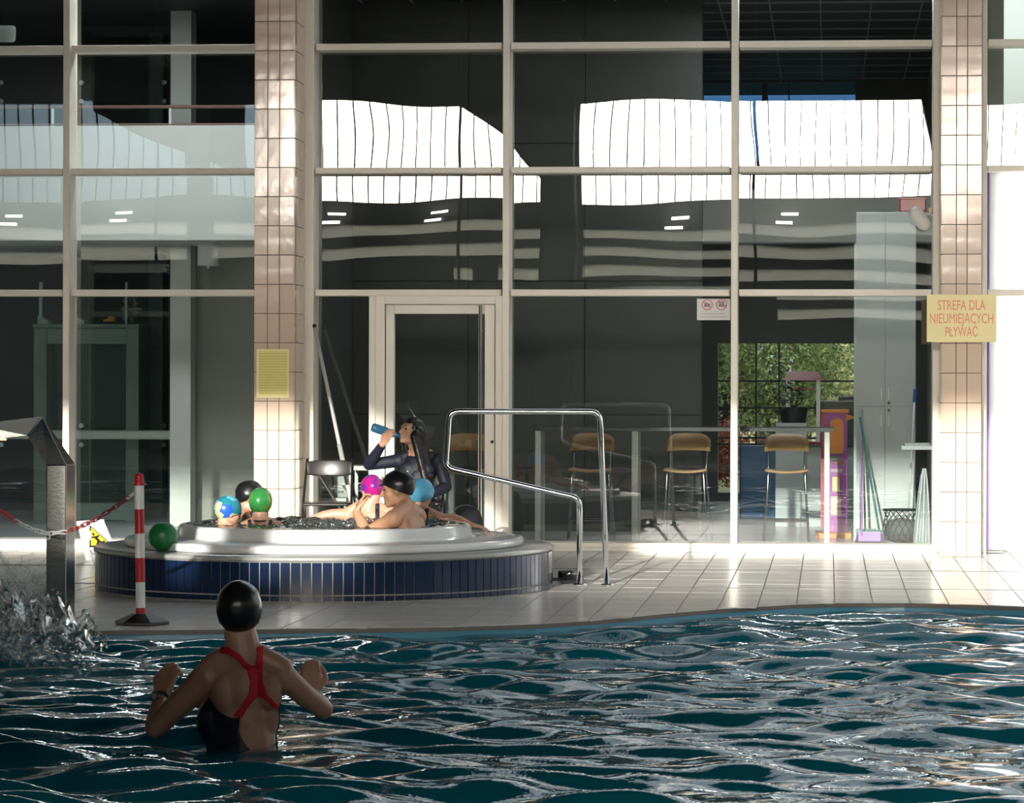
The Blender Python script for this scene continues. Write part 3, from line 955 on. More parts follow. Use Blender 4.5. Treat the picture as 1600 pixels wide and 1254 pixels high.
leafy('pale_hedge', (1.2, 52.0, 1.3), (1.9, 0.9, 1.9), 16000, [(0.75, 0.70, 0.42), (0.64, 0.62, 0.36)], 0.05, 0.3, 'pale dry hedge outside at the right of the far window', 'hedge')
bh = empty('slatted_hut', (-0.6, 54, -0.2), 'blue grey hut with horizontal slats far outside', 'hut')
hx0, hx1 = wxp(1183, 54), wxp(1268, 54)
for k in range(9):
    z0 = wz(600, 1200, 54) + 0.19*k
    MB().box((hx0, 54, z0), (hx1, 54.05, z0+0.15)).build('slat', mat('slat_blue', (0.30, 0.40, 0.50), 0.5), bh)
MB().box((hx0, 54.06, -0.2), (hx1, 56, wz(600, 1200, 54)+1.7)).build('hut_body', FRM, bh)

# fill lamps added out of view to brighten the rooms behind the glass
LAMPP = mat('fill_diffuser', (0.9, 0.9, 0.9), 0.4, emit=((0.95, 0.98, 1.0), 3.0))
def fill_lamp(x, y, z, w, d, power, label):
    e = empty('fill_panel', (x, y, z), label, 'lamp')
    MB().box((x-w/2-0.03, y-d/2-0.03, z), (x+w/2+0.03, y+d/2+0.03, z+0.05)).build('tray', FASC, e)
    MB().box((x-w/2, y-d/2, z-0.008), (x+w/2, y+d/2, z)).build('diffuser', LAMPP, e)
    l = bpy.data.lights.new('fill_light', 'AREA'); l.shape = 'RECTANGLE'; l.size, l.size_y = w, d; l.energy = power; l.color = (0.96, 0.98, 1.0)
    lo = bpy.data.objects.new('fill_light', l); COL.objects.link(lo); lo.location = (x, y, z-0.02)
    lo.parent = e; lo.matrix_parent_inverse = e.matrix_basis.inverted()
fill_lamp(0.0, 28.6, 5.12, 1.6, 0.5, 80.0, 'added fill lamp, out of view, above the cabinet and brooms')
fill_lamp(-0.5, 34.6, 3.4, 0.8, 0.4, 25.0, 'added fill lamp, behind the bulkhead, above the counter and toy stall')
fill_lamp(-6.2, 27.55, 5.15, 2.4, 0.4, 90.0, 'added fill lamp, out of view, above the gallery edge')
# white box and lamp added out of view to make the frosted panel glow
MB().box((1.55, 30.0, 0), (3.6, 30.1, 3.6)).box((3.5, Y_IN, 0), (3.6, 30.0, 3.6)).box((1.55, Y_IN, -0.1), (3.6, 30.0, 0)).box((1.55, Y_IN, 3.6), (3.6, 30.1, 3.7)).build('light_box', WHITE, kind='structure', label='added white light box behind the frosted panel')
fill_lamp(2.5, 28.2, 3.5, 1.6, 1.6, 420.0, 'added lamp that lights the frosted panel from behind')

# ------------------------------------------------------------------ hot tub
TY = 21.6
TX = at(508.5, 700, TY).x
TR = 1.615
NAVY = mat('navy_glazed_tile', (0.008, 0.022, 0.065), 0.12, var=(5, 0.6, (0.005, 0.013, 0.04)))
ACRYL = mat('white_acrylic', (0.72, 0.75, 0.76), 0.18, coat=0.3, bump=(3, 0.001))
tub = empty('hot_tub', (TX, TY, 0), 'round white hot tub clad in navy blue tiles', 'hot tub')
C0 = (TX, TY, 0)
MB().lathe([(TR-0.012, 0.0), (TR-0.012, 0.272), (TR-0.1, 0.272)], C0, 128).build('skirt_core', mat('pale_grout', (0.42, 0.42, 0.38), 0.8), tub, smooth=False)
NT = 146
tw = 2*PI*TR/NT
tm = MB().cbox((0, 0, 0), (tw-0.008, 0.012, 0.212)).mesh('navy_tile'); tm.materials.append(NAVY)
bm_ = MB().cbox((0, 0, 0), (tw-0.008, 0.012, 0.034)).mesh('navy_base_tile'); bm_.materials.append(NAVY)
for k in range(NT):
    a = 2*PI*(k+0.5)/NT
    for me_, zc, on in ((tm, 0.156, True), (bm_, 0.024, math.sin(a) < 0.2)):
        if not on: continue
        o = bpy.data.objects.new('tile', me_); COL.objects.link(o); o.parent = tub
        o.location = ((TR-0.006)*math.cos(a), (TR-0.006)*math.sin(a), zc)
        o.rotation_euler = (random.uniform(-0.01, 0.01), 0, a+PI/2+random.uniform(-0.008, 0.008))
MB().lathe([(TR-0.02, 0.268), (TR+0.004, 0.268), (TR+0.01, 0.276), (TR+0.01, 0.292), (TR, 0.30), (1.3, 0.302)], C0, 128).build('coping', mat('grey_coping', (0.34, 0.35, 0.34), 0.22, bump=(9, 0.002)), tub, smooth=True)
prof = [(1.30, 0.302), (1.395, 0.303), (1.41, 0.312), (1.412, 0.345), (1.40, 0.358), (1.375, 0.362)]
r = 1.36
while r > 1.10:
    prof += [(r, 0.362), (r-0.012, 0.366), (r-0.02, 0.366), (r-0.03, 0.362)]
    r -= 0.034
prof += [(1.06, 0.362)]
MB().lathe(prof, C0, 128).build('flange', ACRYL, tub, smooth=True)
MB().lathe([(1.075, 0.36), (1.06, 0.368), (1.045, 0.385), (1.035, 0.43), (1.02, 0.447), (0.995, 0.452), (0.97, 0.44), (0.955, 0.40), (0.93, 0.1), (0.85, -0.33), (0.8, -0.36), (0.0, -0.36)], C0, 128).build('shell', ACRYL, tub, smooth=True)
# bubbling water: a mesh of its own
n_r, n_a = 70, 200
RR = np.linspace(0.0, 0.985, n_r); AA = np.linspace(0, 2*PI, n_a, endpoint=False)
R2, A2 = np.meshgrid(RR, AA, indexing='ij')
XX, YY = TX+R2*np.cos(A2), TY+R2*np.sin(A2)
sp = []
for lam, amp, n in ((0.5, 0.005, 4), (0.25, 0.005, 6), (0.12, 0.0035, 8), (0.06, 0.002, 8)):
    for k in range(n): sp.append((lam*rng.uniform(0.8, 1.2), amp*rng.uniform(0.5, 1.2), rng.uniform(0, 2*PI), rng.uniform(0, 2*PI), rng.uniform(0, 0.9)))
hh = wave_sum(XX, YY, sp)
ZZ = 0.452 + (hh-hh.mean())*np.clip((1.02-R2)/0.25, 0.15, 1)
V = np.stack([XX, YY, ZZ], -1).reshape(-1, 3)
I = np.arange(n_r*n_a).reshape(n_r, n_a); J = np.roll(I, -1, 1)
Fc = np.stack([I[:-1], I[1:], J[1:], J[:-1]], -1).reshape(-1, 4)
me = np_mesh('tub_water', V, Fc)
TUBW = water_mat('tub_water', (0.06, 0.07, 0.068), 0.04, (25, 0.003)); me.materials.append(TUBW)
tw_ = bpy.data.objects.new('tub_water', me); COL.objects.link(tw_); tag(tw_, 'bubbling grey water in the round hot tub', None, None, 'stuff')
# foam droplets on the surface
mb = MB()
for k in range(90):
    a = random.uniform(0, 2*PI); r = 0.95*math.sqrt(random.random())
    x, y = TX+r*math.cos(a), TY+r*math.sin(a)
    s = random.uniform(0.0025, 0.006)
    mb.ell((x, y, 0.46+random.uniform(0, 0.03)), (s, s, s), None, 6, 4)
DROP = mat('water_drop', (0.55, 0.6, 0.62), 0.05, spec=0.8)
o = mb.build('tub_foam', DROP, smooth=True, kind='stuff', label='foam bubbles thrown up by the hot tub jets')

# green ball on the coping
bp = at(255, 844, 20.53)
def radial_mat(name, fn):
    return None
MB().ell((bp.x, bp.y, 0.303+0.099), (0.099, 0.099, 0.099), None, 40, 24).build('ball', mat('green_rubber', (0.010, 0.16, 0.045), 0.45), smooth=True, label='dark green ball on the left edge of the hot tub', cat='ball')

# ------------------------------------------------------------------ handrail
YR = ground(925, 914).y
hr = empty('handrail', (at(925, 914, YR).x, YR, 0), 'bent stainless steel handrail right of the hot tub', 'handrail')
pts = [at(905.5, 913, YR), at(905.5, 778, YR-0.02), at(696, 730, YR-0.05), at(702, 642.5, YR-0.05), at(937, 643, YR), at(948.5, 914, YR)]
pts[0].z = 0.0; pts[-1].z = 0.0
MB().tube(fillet(pts, 0.075, 8), 0.0205, 16).build('rail_tube', CHROME, hr, smooth=True)
for p in (pts[0], pts[-1]):
    MB().lathe([(0.0, 0.012), (0.045, 0.012), (0.048, 0.006), (0.048, 0.0)], (p.x, p.y, 0.0), 24).build('flange', CHROME, hr)
# black sandals beside the tub
for k, (px, py, rz) in enumerate(((878, 907, 0.4), (893, 911, 1.0))):
    g = ground(px, py)
    sd = empty('sandal', g, 'black rubber sandal on the wet deck, %s' % ('nearer the hot tub' if k == 0 else 'nearer the handrail foot'), 'sandal', 'sandals beside the hot tub', None, rz)
    sole = [(0.12*math.cos(t)*(1.0), 0.042*math.sin(t)*(1+0.25*math.cos(t))) for t in [2*PI*i/20 for i in range(20)]]
    mb = MB(); vs = [(x, y, 0.0) for x, y in sole] + [(x, y, 0.025) for x, y in sole]
    mb.add(vs, [tuple(range(19, -1, -1)), tuple(range(20, 40))] + [(i, (i+1) % 20, 20+(i+1) % 20, 20+i) for i in range(20)])
    local_part(mb, 'sole', BLACKP, sd)
    mb = MB()
    arc = [(0.03, 0.046*math.cos(t), 0.02+0.05*math.sin(t)) for t in [PI*i/10 for i in range(11)]]
    for i in range(10):
        a, b = Vector(arc[i]), Vector(arc[i+1]); w = Vector((0.05, 0, 0))
        mb.add([a-w, a+w, b+w*0.8, b-w*0.8], [(0, 1, 2, 3)])
    so = local_part(mb, 'strap', BLACKP, sd); so.modifiers.new('s', 'SOLIDIFY').thickness = 0.006

# ------------------------------------------------------------------ barrier post and chain
g = ground(222, 975)
YB = g.y
bp_ = empty('barrier_post', (g.x, g.y, 0), 'red and white striped barrier post on a black foot', 'post')
RED = mat('signal_red', (0.42, 0.012, 0.018), 0.4)
WHP = mat('white_plastic', (0.68, 0.70, 0.70), 0.4)
def pz(py): return at(222, py, YB).z
segs = [(744, 758, RED), (758, 795, WHP), (795, 833, RED), (833, 871, WHP), (871, 909, RED), (909, 949, WHP), (949, 968, RED)]
xt, xb = at(217, 745, YB).x, at(220, 970, YB).x
def px_at(z): return xb + (xt-xb)*(z/0.9)
for a, b, m in segs:
    z0, z1 = pz(b), pz(a)
    MB().tube([(px_at(z0), YB, z0), (px_at(z1), YB, z1)], 0.0285, 20).build('band', m, bp_)
z1 = pz(744); MB().ell((px_at(z1), YB, z1), (0.0285, 0.0285, 0.02), None, 16, 8).build('top_cap', RED, bp_, smooth=True)
MB().lathe([(0.02, -0.004), (0.045, -0.004), (0.045, 0.004), (0.02, 0.004)], (px_at(pz(756)), YB, pz(756)), 20).build('collar', RED, bp_)
mb = MB(); ring0 = [(0.165*math.cos(t), 0.165*math.sin(t)) for t in [2*PI*i/6 for i in range(6)]]
vs = [(g.x+x, g.y+y*0.9, 0.0) for x, y in ring0] + [(g.x+x, g.y+y*0.9, 0.02) for x, y in ring0] + [(g.x+x*0.36, g.y+y*0.36, 0.065) for x, y in ring0]
mb.add(vs, [tuple(range(5, -1, -1)), tuple(range(12, 18))] + [(i+6*k, (i+1) % 6+6*k, (i+1) % 6+6*k+6, i+6*k+6) for i in range(6) for k in range(2)])
mb.build('foot', BLACKP, bp_, bevel=0.004)
# chain
ch = empty('chain', at(75, 834, YB), 'red and white plastic chain hanging from the barrier post', 'chain')
def chain_y(px):
    xs_ = [-70, -40, 0, 25, 50, 75, 100, 125, 150, 175, 190, 207]; ys_ = [752, 772, 797, 814, 826.5, 833.5, 831, 823, 810.5, 795, 785, 772]
    return float(np.interp(px, xs_, ys_))
cp = [at(px, chain_y(px), YB) for px in np.linspace(-60, 207, 400)]
L = [0]
for i in range(1, len(cp)): L.append(L[-1]+(cp[i]-cp[i-1]).length)
pitch_l = 0.036
def link_mesh():
    path = []
    for i in range(24):
        t = 2*PI*i/24
        path.append(((0.016 if math.cos(t) > 0 else -0.016)*(1 if abs(math.cos(t)) > 1e-6 else 0) + 0.0105*math.cos(t), 0.0115*math.sin(t), 0))
    return MB().tube(path, 0.0042, 6, closed=True).mesh('chain_link', True)
CR1 = mat('chain_red', (0.55, 0.02, 0.02), 0.35); CR2 = mat('chain_dark_red', (0.20, 0.018, 0.016), 0.35); CW = mat('chain_white', (0.6, 0.62, 0.62), 0.35)
lms = {}
for nm, m in (('r', CR1), ('d', CR2), ('w', CW)):
    lms[nm] = link_mesh(); lms[nm].materials.append(m)
k = 0; d = 0.01
while d < L[-1]:
    i = int(np.searchsorted(L, d)); i = min(max(i, 1), len(cp)-1)
    p = cp[i]; t = (cp[i]-cp[i-1]).normalized()
    px = -60 + 267*i/399
    nm = 'r' if px < 24 else ('w' if px < 101 or px > 203 else 'd')
    o = bpy.data.objects.new('link', lms[nm]); COL.objects.link(o); o.parent = ch
    R = t.to_track_quat('X', 'Z').to_matrix().to_4x4() @ Matrix.Rotation(PI/2*(k % 2)+0.5, 4, 'X')
    o.matrix_basis = Matrix.Translation(p-Vector(ch.location)) @ R
    k += 1; d += pitch_l
hk = at(75, 837, YB); MB().tube([hk+Vector((0.012*math.cos(t), 0, 0.012*math.sin(t)-0.008)) for t in [PI+PI*i/8*1.3 for i in range(9)]], 0.004, 6).build('hook', CW, ch)

# ------------------------------------------------------------------ stainless water spout
g = ground(87, 970); YS = g.y
sp_ = empty('water_spout', (g.x, YS, 0), 'bent brushed steel water spout at the left pool edge', 'spout')
xa, xb_ = at(72, 850, YS).x, at(103, 850, YS).x
DS = 0.225
zc = at(87, 726, YS).z
MB().box((xa, YS, 0.0), (xb_, YS+DS, zc)).build('column', STEEL, sp_, bevel=0.006)
MB().box((xa-0.03, YS-0.02, 0.0), (xb_+0.02, YS+DS+0.02, 0.008)).build('base_plate', STEEL, sp_)
def quadloft(secs, name, m, par):
    mb = MB(); vs = [p for s in secs for p in s]; fs = [(3, 2, 1, 0)]
    n = len(secs)
    for i in range(n-1):
        for k in range(4):
            q = (k+1) % 4
            fs.append((4*i+k, 4*i+q, 4*i+4+q, 4*i+4+k))
    fs.append(tuple(4*(n-1)+k for k in range(4)))
    mb.add(vs, fs)
    return mb.build(name, m, par, bevel=0.004)
def sec(pl, pr_, yn, yf):   # left/right outline points at near and far depth
    return [at(*pl, yn), at(*pr_, yn), at(*pr_, yf), at(*pl, yf)]
s0 = [Vector((xa, YS, zc)), Vector((xb_, YS, zc)), Vector((xb_, YS+DS, zc)), Vector((xa, YS+DS, zc))]
s1 = sec((43, 681), (66, 650), YS-0.16, YS+DS-0.05)
s2 = sec((-40, 690), (-44, 662), YS-0.22, YS+DS-0.09)
quadloft([s0, s1], 'neck', STEEL, sp_)
quadloft([s1, s2], 'nose', STEEL, sp_)
p_ = at(-14, 686, YS-0.22); MB().cbox(p_, (0.19, 0.012, 0.014)).build('lip', mat('copper_lip', (0.45, 0.25, 0.15), 0.3, 0.6), sp_)

# ------------------------------------------------------------------ wet floor sign
TL, TRr, BR, BL = at(119, 815, 24.25), at(162, 812, 24.35), at(192, 888, 24.0), at(148, 891, 23.95)
BL.z = BR.z = 0.0
bl2, br2 = Vector((TL.x+0.02, 24.5, 0)), Vector((TRr.x+0.02, 24.62, 0))
ws = empty('wet_floor_sign', (BL+BR)/2, 'white folding wet floor sign with a yellow warning triangle', 'sign')
def slab4(a, b, c, d, th):
    n_ = (b-a).cross(d-a).normalized()*th
    return MB().add([a, b, c, d, a+n_, b+n_, c+n_, d+n_], [(0, 3, 2, 1), (4, 5, 6, 7), (0, 1, 5, 4), (1, 2, 6, 5), (2, 3, 7, 6), (3, 0, 4, 7)])
fp = slab4(TL, TRr, BR, BL, 0.014).build('front_panel', WHP, ws, bevel=0.003)
slab4(TL+Vector((0, 0.02, 0)), TRr+Vector((0, 0.02, 0)), br2, bl2, 0.012).build('rear_panel', WHP, ws, bevel=0.003)
nrm = (TRr-TL).cross(BL-TL).normalized()
if nrm.y > 0: nrm = -nrm
def ppt(u, v, h=0.004):
    return TL*(1-u)*(1-v) + TRr*u*(1-v) + BR*u*v + BL*(1-u)*v + nrm*h
def patch(name, pts2, m, h, th=0.002):
    mb = MB(); a = [ppt(u, v, h) for u, v in pts2]; b = [ppt(u, v, h-th) for u, v in pts2]; n = len(a)
    mb.add(a+b, [tuple(range(n)), tuple(range(2*n-1, n-1, -1))] + [(i, i+n, (i+1) % n+n, (i+1) % n) for i in range(n)])
    return mb.build(name, m, ws)
INK = mat('black_ink', (0.01, 0.01, 0.01), 0.5); YEL = mat('warning_yellow', (0.85, 0.62, 0.04), 0.45)
tri = [(0.42, 0.10), (0.08, 0.60), (0.93, 0.58)]
tb_ = patch('triangle_border', tri, INK, 0.004)
cx_, cy_ = sum(p[0] for p in tri)/3, sum(p[1] for p in tri)/3
patch('triangle', [((u-cx_)*0.82+cx_, (v-cy_)*0.82+cy_) for u, v in tri], YEL, 0.007)
for poly in ([(0.36, 0.30), (0.43, 0.29), (0.44, 0.34), (0.37, 0.35)], [(0.38, 0.36), (0.47, 0.38), (0.58, 0.50), (0.52, 0.53), (0.40, 0.44)],
             [(0.30, 0.37), (0.40, 0.38), (0.39, 0.41), (0.28, 0.40)], [(0.45, 0.37), (0.58, 0.34), (0.59, 0.37), (0.47, 0.41)], [(0.55, 0.50), (0.70, 0.47), (0.71, 0.50), (0.57, 0.54)],
             [(0.45, 0.47), (0.52, 0.50), (0.40, 0.56), (0.36, 0.54)]):
    patch('falling_figure', poly, INK, 0.010)
ux = (ppt(1, 0.72)-ppt(0, 0.72)).normalized(); vy = (ppt(0.3, 0.6)-ppt(0.3, 0.9)).normalized()
zt_ = nrm
Mx = Matrix(((ux.x, vy.x, zt_.x, 0), (ux.y, vy.y, zt_.y, 0), (ux.z, vy.z, zt_.z, 0), (0, 0, 0, 1)))
text_mesh('UWAGA', 0.075, 'lettering', INK, ws, Matrix.Translation(ppt(0.52, 0.72, 0.006)) @ Mx, 0.75, 0.001)

# ------------------------------------------------------------------ signs on pillars and glass
def plate(name, px0, px1, py0, py1, Y, th, m, label, cat='sign'):
    a, b = at(px0, py1, Y), at(px1, py0, Y)
    e = empty(name, ((a.x+b.x)/2, Y, (a.z+b.z)/2), label, cat)
    MB().box((a.x, Y, a.z), (b.x, Y+th, b.z)).build('board', m, e, bevel=0.001)
    return e, a, b
YELLOW = mat('sign_yellow', (0.93, 0.82, 0.42), 0.5)
e, a, b = plate('zone_sign', 1448, 1557, 460, 534, YP-0.035, 0.012, YELLOW, 'yellow sign lettered in red on the right pillar')
REDT = mat('sign_red', (0.85, 0.30, 0.20), 0.5)
cx, h = (a.x+b.x)/2, b.z-a.z
for s_, fz, w_ in (('STREFA DLA', 0.78, 0.41), ('NIEUMIEJĄCYCH', 0.50, 0.545), ('PŁYWAĆ', 0.22, 0.28)):
    t = text_mesh(s_, 0.118, 'lettering', REDT, None, Matrix.Identity(4), 1.0, 0.001)
    co = [v.co.x for v in t.data.vertices]; wd_ = max(co)-min(co); mid = (max(co)+min(co))/2
    t.data.transform(Matrix.Translation((-mid, 0, 0)))
    t.data.transform(Matrix.Diagonal((w_*(b.x-a.x)/0.60/wd_, 1, 1, 1)))
    t.data.transform(Matrix.Translation((cx, YP-0.0365, a.z+fz*h-0.006)) @ FACE)
    t.parent = e; t.matrix_parent_inverse = e.matrix_basis.inverted()
# notice with dense small print (too small to read)
pm = bpy.data.materials.new('notice_print'); pm.use_nodes = True
nt = pm.node_tree; p = nt.nodes['Principled BSDF']; p.inputs['Roughness'].default_value = 0.5
tc = nt.nodes.new('ShaderNodeTexCoord'); w_ = nt.nodes.new('ShaderNodeTexWave'); w_.wave_type = 'BANDS'; w_.bands_direction = 'Z'
w_.inputs['Scale'].default_value = 14; w_.inputs['Distortion'].default_value = 0.0
n_ = nt.nodes.new('ShaderNodeTexNoise'); mp = nt.nodes.new('ShaderNodeMapping'); mp.inputs['Scale'].default_value = (18, 1, 60)
nt.links.new(tc.outputs['Object'], w_.inputs['Vector']); nt.links.new(tc.outputs['Object'], mp.inputs[0]); nt.links.new(mp.outputs[0], n_.inputs['Vector'])
mu = nt.nodes.new('ShaderNodeMath'); mu.operation = 'MULTIPLY'; nt.links.new(w_.outputs[1], mu.inputs[0]); nt.links.new(n_.outputs[0], mu.inputs[1])
mx = nt.nodes.new('ShaderNodeMix'); mx.data_type = 'RGBA'; mx.inputs[6].default_value = (0.90, 0.80, 0.26, 1); mx.inputs[7].default_value = (0.42, 0.38, 0.10, 1)
nt.links.new(mu.outputs[0], mx.inputs[0]); nt.links.new(mx.outputs[2], p.inputs['Base Color'])
e, a, b = plate('rules_notice', 400.5, 451.5, 545, 621, YP-0.016, 0.008, YELLOW, 'yellow sheet of rules on the left pillar', 'notice')
o = MB().box((a.x+0.022, YP-0.0175, a.z+0.02), (b.x-0.016, YP-0.0165, b.z-0.022)).build('print', pm, e)
# no photography sticker
e, a, b = plate('camera_ban_sticker', 1089, 1141, 466.5, 500, YG-0.016, 0.003, mat('sticker_white', (0.80, 0.82, 0.84), 0.5), 'white sticker with two red ringed camera symbols on the glass')
PINK = mat('ring_red', (0.75, 0.22, 0.25), 0.5); GREYI = mat('icon_grey', (0.25, 0.27, 0.30), 0.5)
ys = YG-0.0175
for px in (1105, 1127.5):
    c = at(px, 476, ys)
    MB().tube([(c.x+0.044*math.cos(t), ys, c.z+0.044*math.sin(t)) for t in [2*PI*i/28 for i in range(28)]], 0.0045, 5, closed=True).build('ring', PINK, e)
    MB().tube([(c.x-0.031, ys, c.z+0.031), (c.x+0.031, ys, c.z-0.031)], 0.004, 5).build('slash', PINK, e)
    mb = MB().cbox((c.x, ys, c.z-0.004), (0.052, 0.003, 0.03))
    if px < 1110: mb.cbox((c.x-0.004, ys, c.z+0.014), (0.02, 0.003, 0.01))
    else:
        for dx in (-0.014, 0.012): mb.tube([(c.x+dx, ys-0.001, c.z+0.02), (c.x+dx, ys+0.002, c.z+0.02)], 0.012, 14)
        mb.prism([(0.026, -0.006), (0.04, -0.016), (0.04, 0.01)], (-0.0015, 0.0015), Matrix.Translation((c.x, ys, c.z-0.004)))
    mb.build('camera_icon', GREYI, e)
for py, w in ((490, 0.2), (495, 0.23)):
    c = at(1115, py, ys)
    mb = MB(); x = c.x-w/2
    while x < c.x+w/2:
        l = random.uniform(0.008, 0.02); mb.cbox((x+l/2, ys, c.z), (l, 0.001, 0.011)); x += l+0.004
    mb.build('small_print', mat('print_grey', (0.6, 0.61, 0.63), 0.6), e)

# alarm horn and lamp on the right frame
c = at(1426, 320, YW+0.12)
al = empty('alarm_box', c, 'red alarm box high on the right window', 'alarm')
REDA = mat('alarm_red', (0.34, 0.008, 0.025), 0.25)
MB().cbox((c.x, c.y, c.z), (0.225, 0.07, 0.115)).build('housing', REDA, al, bevel=0.008)
MB().cbox((c.x, c.y-0.005, c.z+0.052), (0.235, 0.085, 0.016)).build('lid', REDA, al, bevel=0.003)
for dx in (-0.085, -0.045): MB().cbox((c.x+dx, c.y-0.037, c.z-0.008), (0.012, 0.01, 0.09)).build('rib', REDA, al)
c = at(1438, 342, YW+0.02)
sl = empty('spot_lamp', c, 'white tilted spot lamp beside the red alarm box', 'lamp')
ax = Vector((0.62, 0.15, -0.77)).normalized()
MB().cone(c-ax*0.055, c+ax*0.055, 0.068, 0.058, 20).build('shade', mat('lamp_shell', (0.80, 0.82, 0.80), 0.35), sl, smooth=True)
MB().tube([c+Vector((0.03, 0, 0.04)), c+Vector((0.085, 0.01, 0.045)), c+Vector((0.12, 0.02, 0.02))], 0.012, 8).build('arm', WHP, sl)
MB().ell(c+Vector((0.085, 0, 0.075)), (0.02, 0.02, 0.026)).build('joint', mat('joint_cream', (0.72, 0.68, 0.52), 0.4), sl, smooth=True)

# ------------------------------------------------------------------ folding chairs and pole by the door
def folding_chair(loc, rz, label):
    t = empty('folding_chair', loc, label, 'chair', 'black folding chairs by the glass door', None, rz)
    # faces local -Y; width 0.40
    for s in (-1, 1):
        local_part(MB().tube(fillet([(s*0.215, -0.22, 0.0), (s*0.20, -0.02, 0.46), (s*0.19, 0.17, 0.81)], 0.3, 4), 0.011, 8), 'front_leg', BLACKP, t, smooth=True)
        local_part(MB().tube([(s*0.19, 0.21, 0.0), (s*0.18, -0.12, 0.43)], 0.011, 8), 'rear_leg', BLACKP, t, smooth=True)
    mb = MB()
    n = 12; vs = []
    for i in range(n+1):
        u = -1+2*i/n
        hz = 0.068*(1-0.28*abs(u)**4)
        bend = 0.035*(1-u*u)
        for dz, dy in ((-hz, -0.018), (hz, 0.0)):
            vs.append((u*0.195, 0.125+bend+dy+0.02, 0.735+dz))
    mb.add(vs, [(2*i, 2*i+2, 2*i+3, 2*i+1) for i in range(n)])
    o = local_part(mb, 'backrest', mat('chair_black', (0.02, 0.02, 0.02), 0.32), t, smooth=True)
    sm = o.modifiers.new('s', 'SOLIDIFY'); sm.thickness = 0.03; sm.offset = 0
    bv = o.modifiers.new('b', 'BEVEL'); bv.width = 0.012; bv.segments = 3
    local_part(MB().box((-0.19, -0.2, 0.43), (0.19, 0.17, 0.458)), 'seat', mat('chair_black', (0.02, 0.02, 0.02), 0.32), t, bevel=0.012)
    local_part(MB().tube([(-0.205, -0.14, 0.2), (0.205, -0.14, 0.2)], 0.009, 8), 'stretcher', BLACKP, t)
    local_part(MB().tube([(-0.185, 0.12, 0.12), (0.185, 0.12, 0.12)], 0.009, 8), 'stretcher', BLACKP, t)
    return t
yc_ = 25.25
folding_chair((at(512, 760, yc_).x, yc_, 0), 0.06, 'empty black folding chair left of the glass door')
WC = (at(655, 760, 25.5).x, 25.5, 0)
folding_chair(WC, 0.0, 'black folding chair under the woman drinking')
a, b = at(492, 512, YW-0.03), at(566, 862, 25.75); b.z = 0.0
POLEM = mat('pole_aluminium', (0.55, 0.55, 0.54), 0.35, 0.3)
po = empty('telescopic_pole', b, 'long aluminium pole leaning against the window frame', 'pole')
m_ = a.lerp(b, 0.55)
MB().tube([a, m_], 0.016, 12).build('upper_tube', POLEM, po, smooth=True)
MB().tube([m_.lerp(a, 0.05), b], 0.021, 12).build('lower_tube', POLEM, po, smooth=True)
MB().tube([a+Vector((0.028, -0.01, -1.25)), b+Vector((0.05, 0.02, 0))], 0.010, 8).build('thin_rod', CHROME, po)
MB().tube([a, a+(a-m_).normalized()*0.03], 0.017, 10).build('end_cap', BLACKP, po)

# ------------------------------------------------------------------ furniture behind the glass
WOOD = mat('plywood', (0.42, 0.26, 0.13), 0.45, var=(12, 0.5, (0.36, 0.21, 0.10)))
LEGM = mat('stool_steel', (0.45, 0.47, 0.48), 0.25, 1.0)
TABW = mat('table_white', (0.62, 0.62, 0.58), 0.4)
yt = 27.55
bt = empty('bar_table', (at(1070, 850, yt).x, yt, 0), 'long dark topped bar table on white legs behind the glass', 'table')
tz = at(1000, 669, yt).z
MB().box((at(836, 669, yt).x, yt-0.22, tz-0.022), (at(1303, 669, yt).x, yt+0.22, tz+0.016)).build('tabletop', mat('dark_top', (0.035, 0.036, 0.036), 0.35), bt, bevel=0.003)
for px0, px1 in ((836, 845), (987, 997), (1288, 1296.5)):
    MB().box((at(px0, 669, yt-0.2).x, yt-0.2, 0), (at(px1, 669, yt-0.2).x, yt+0.2, tz-0.022)).build('leg', TABW, bt, bevel=0.003)
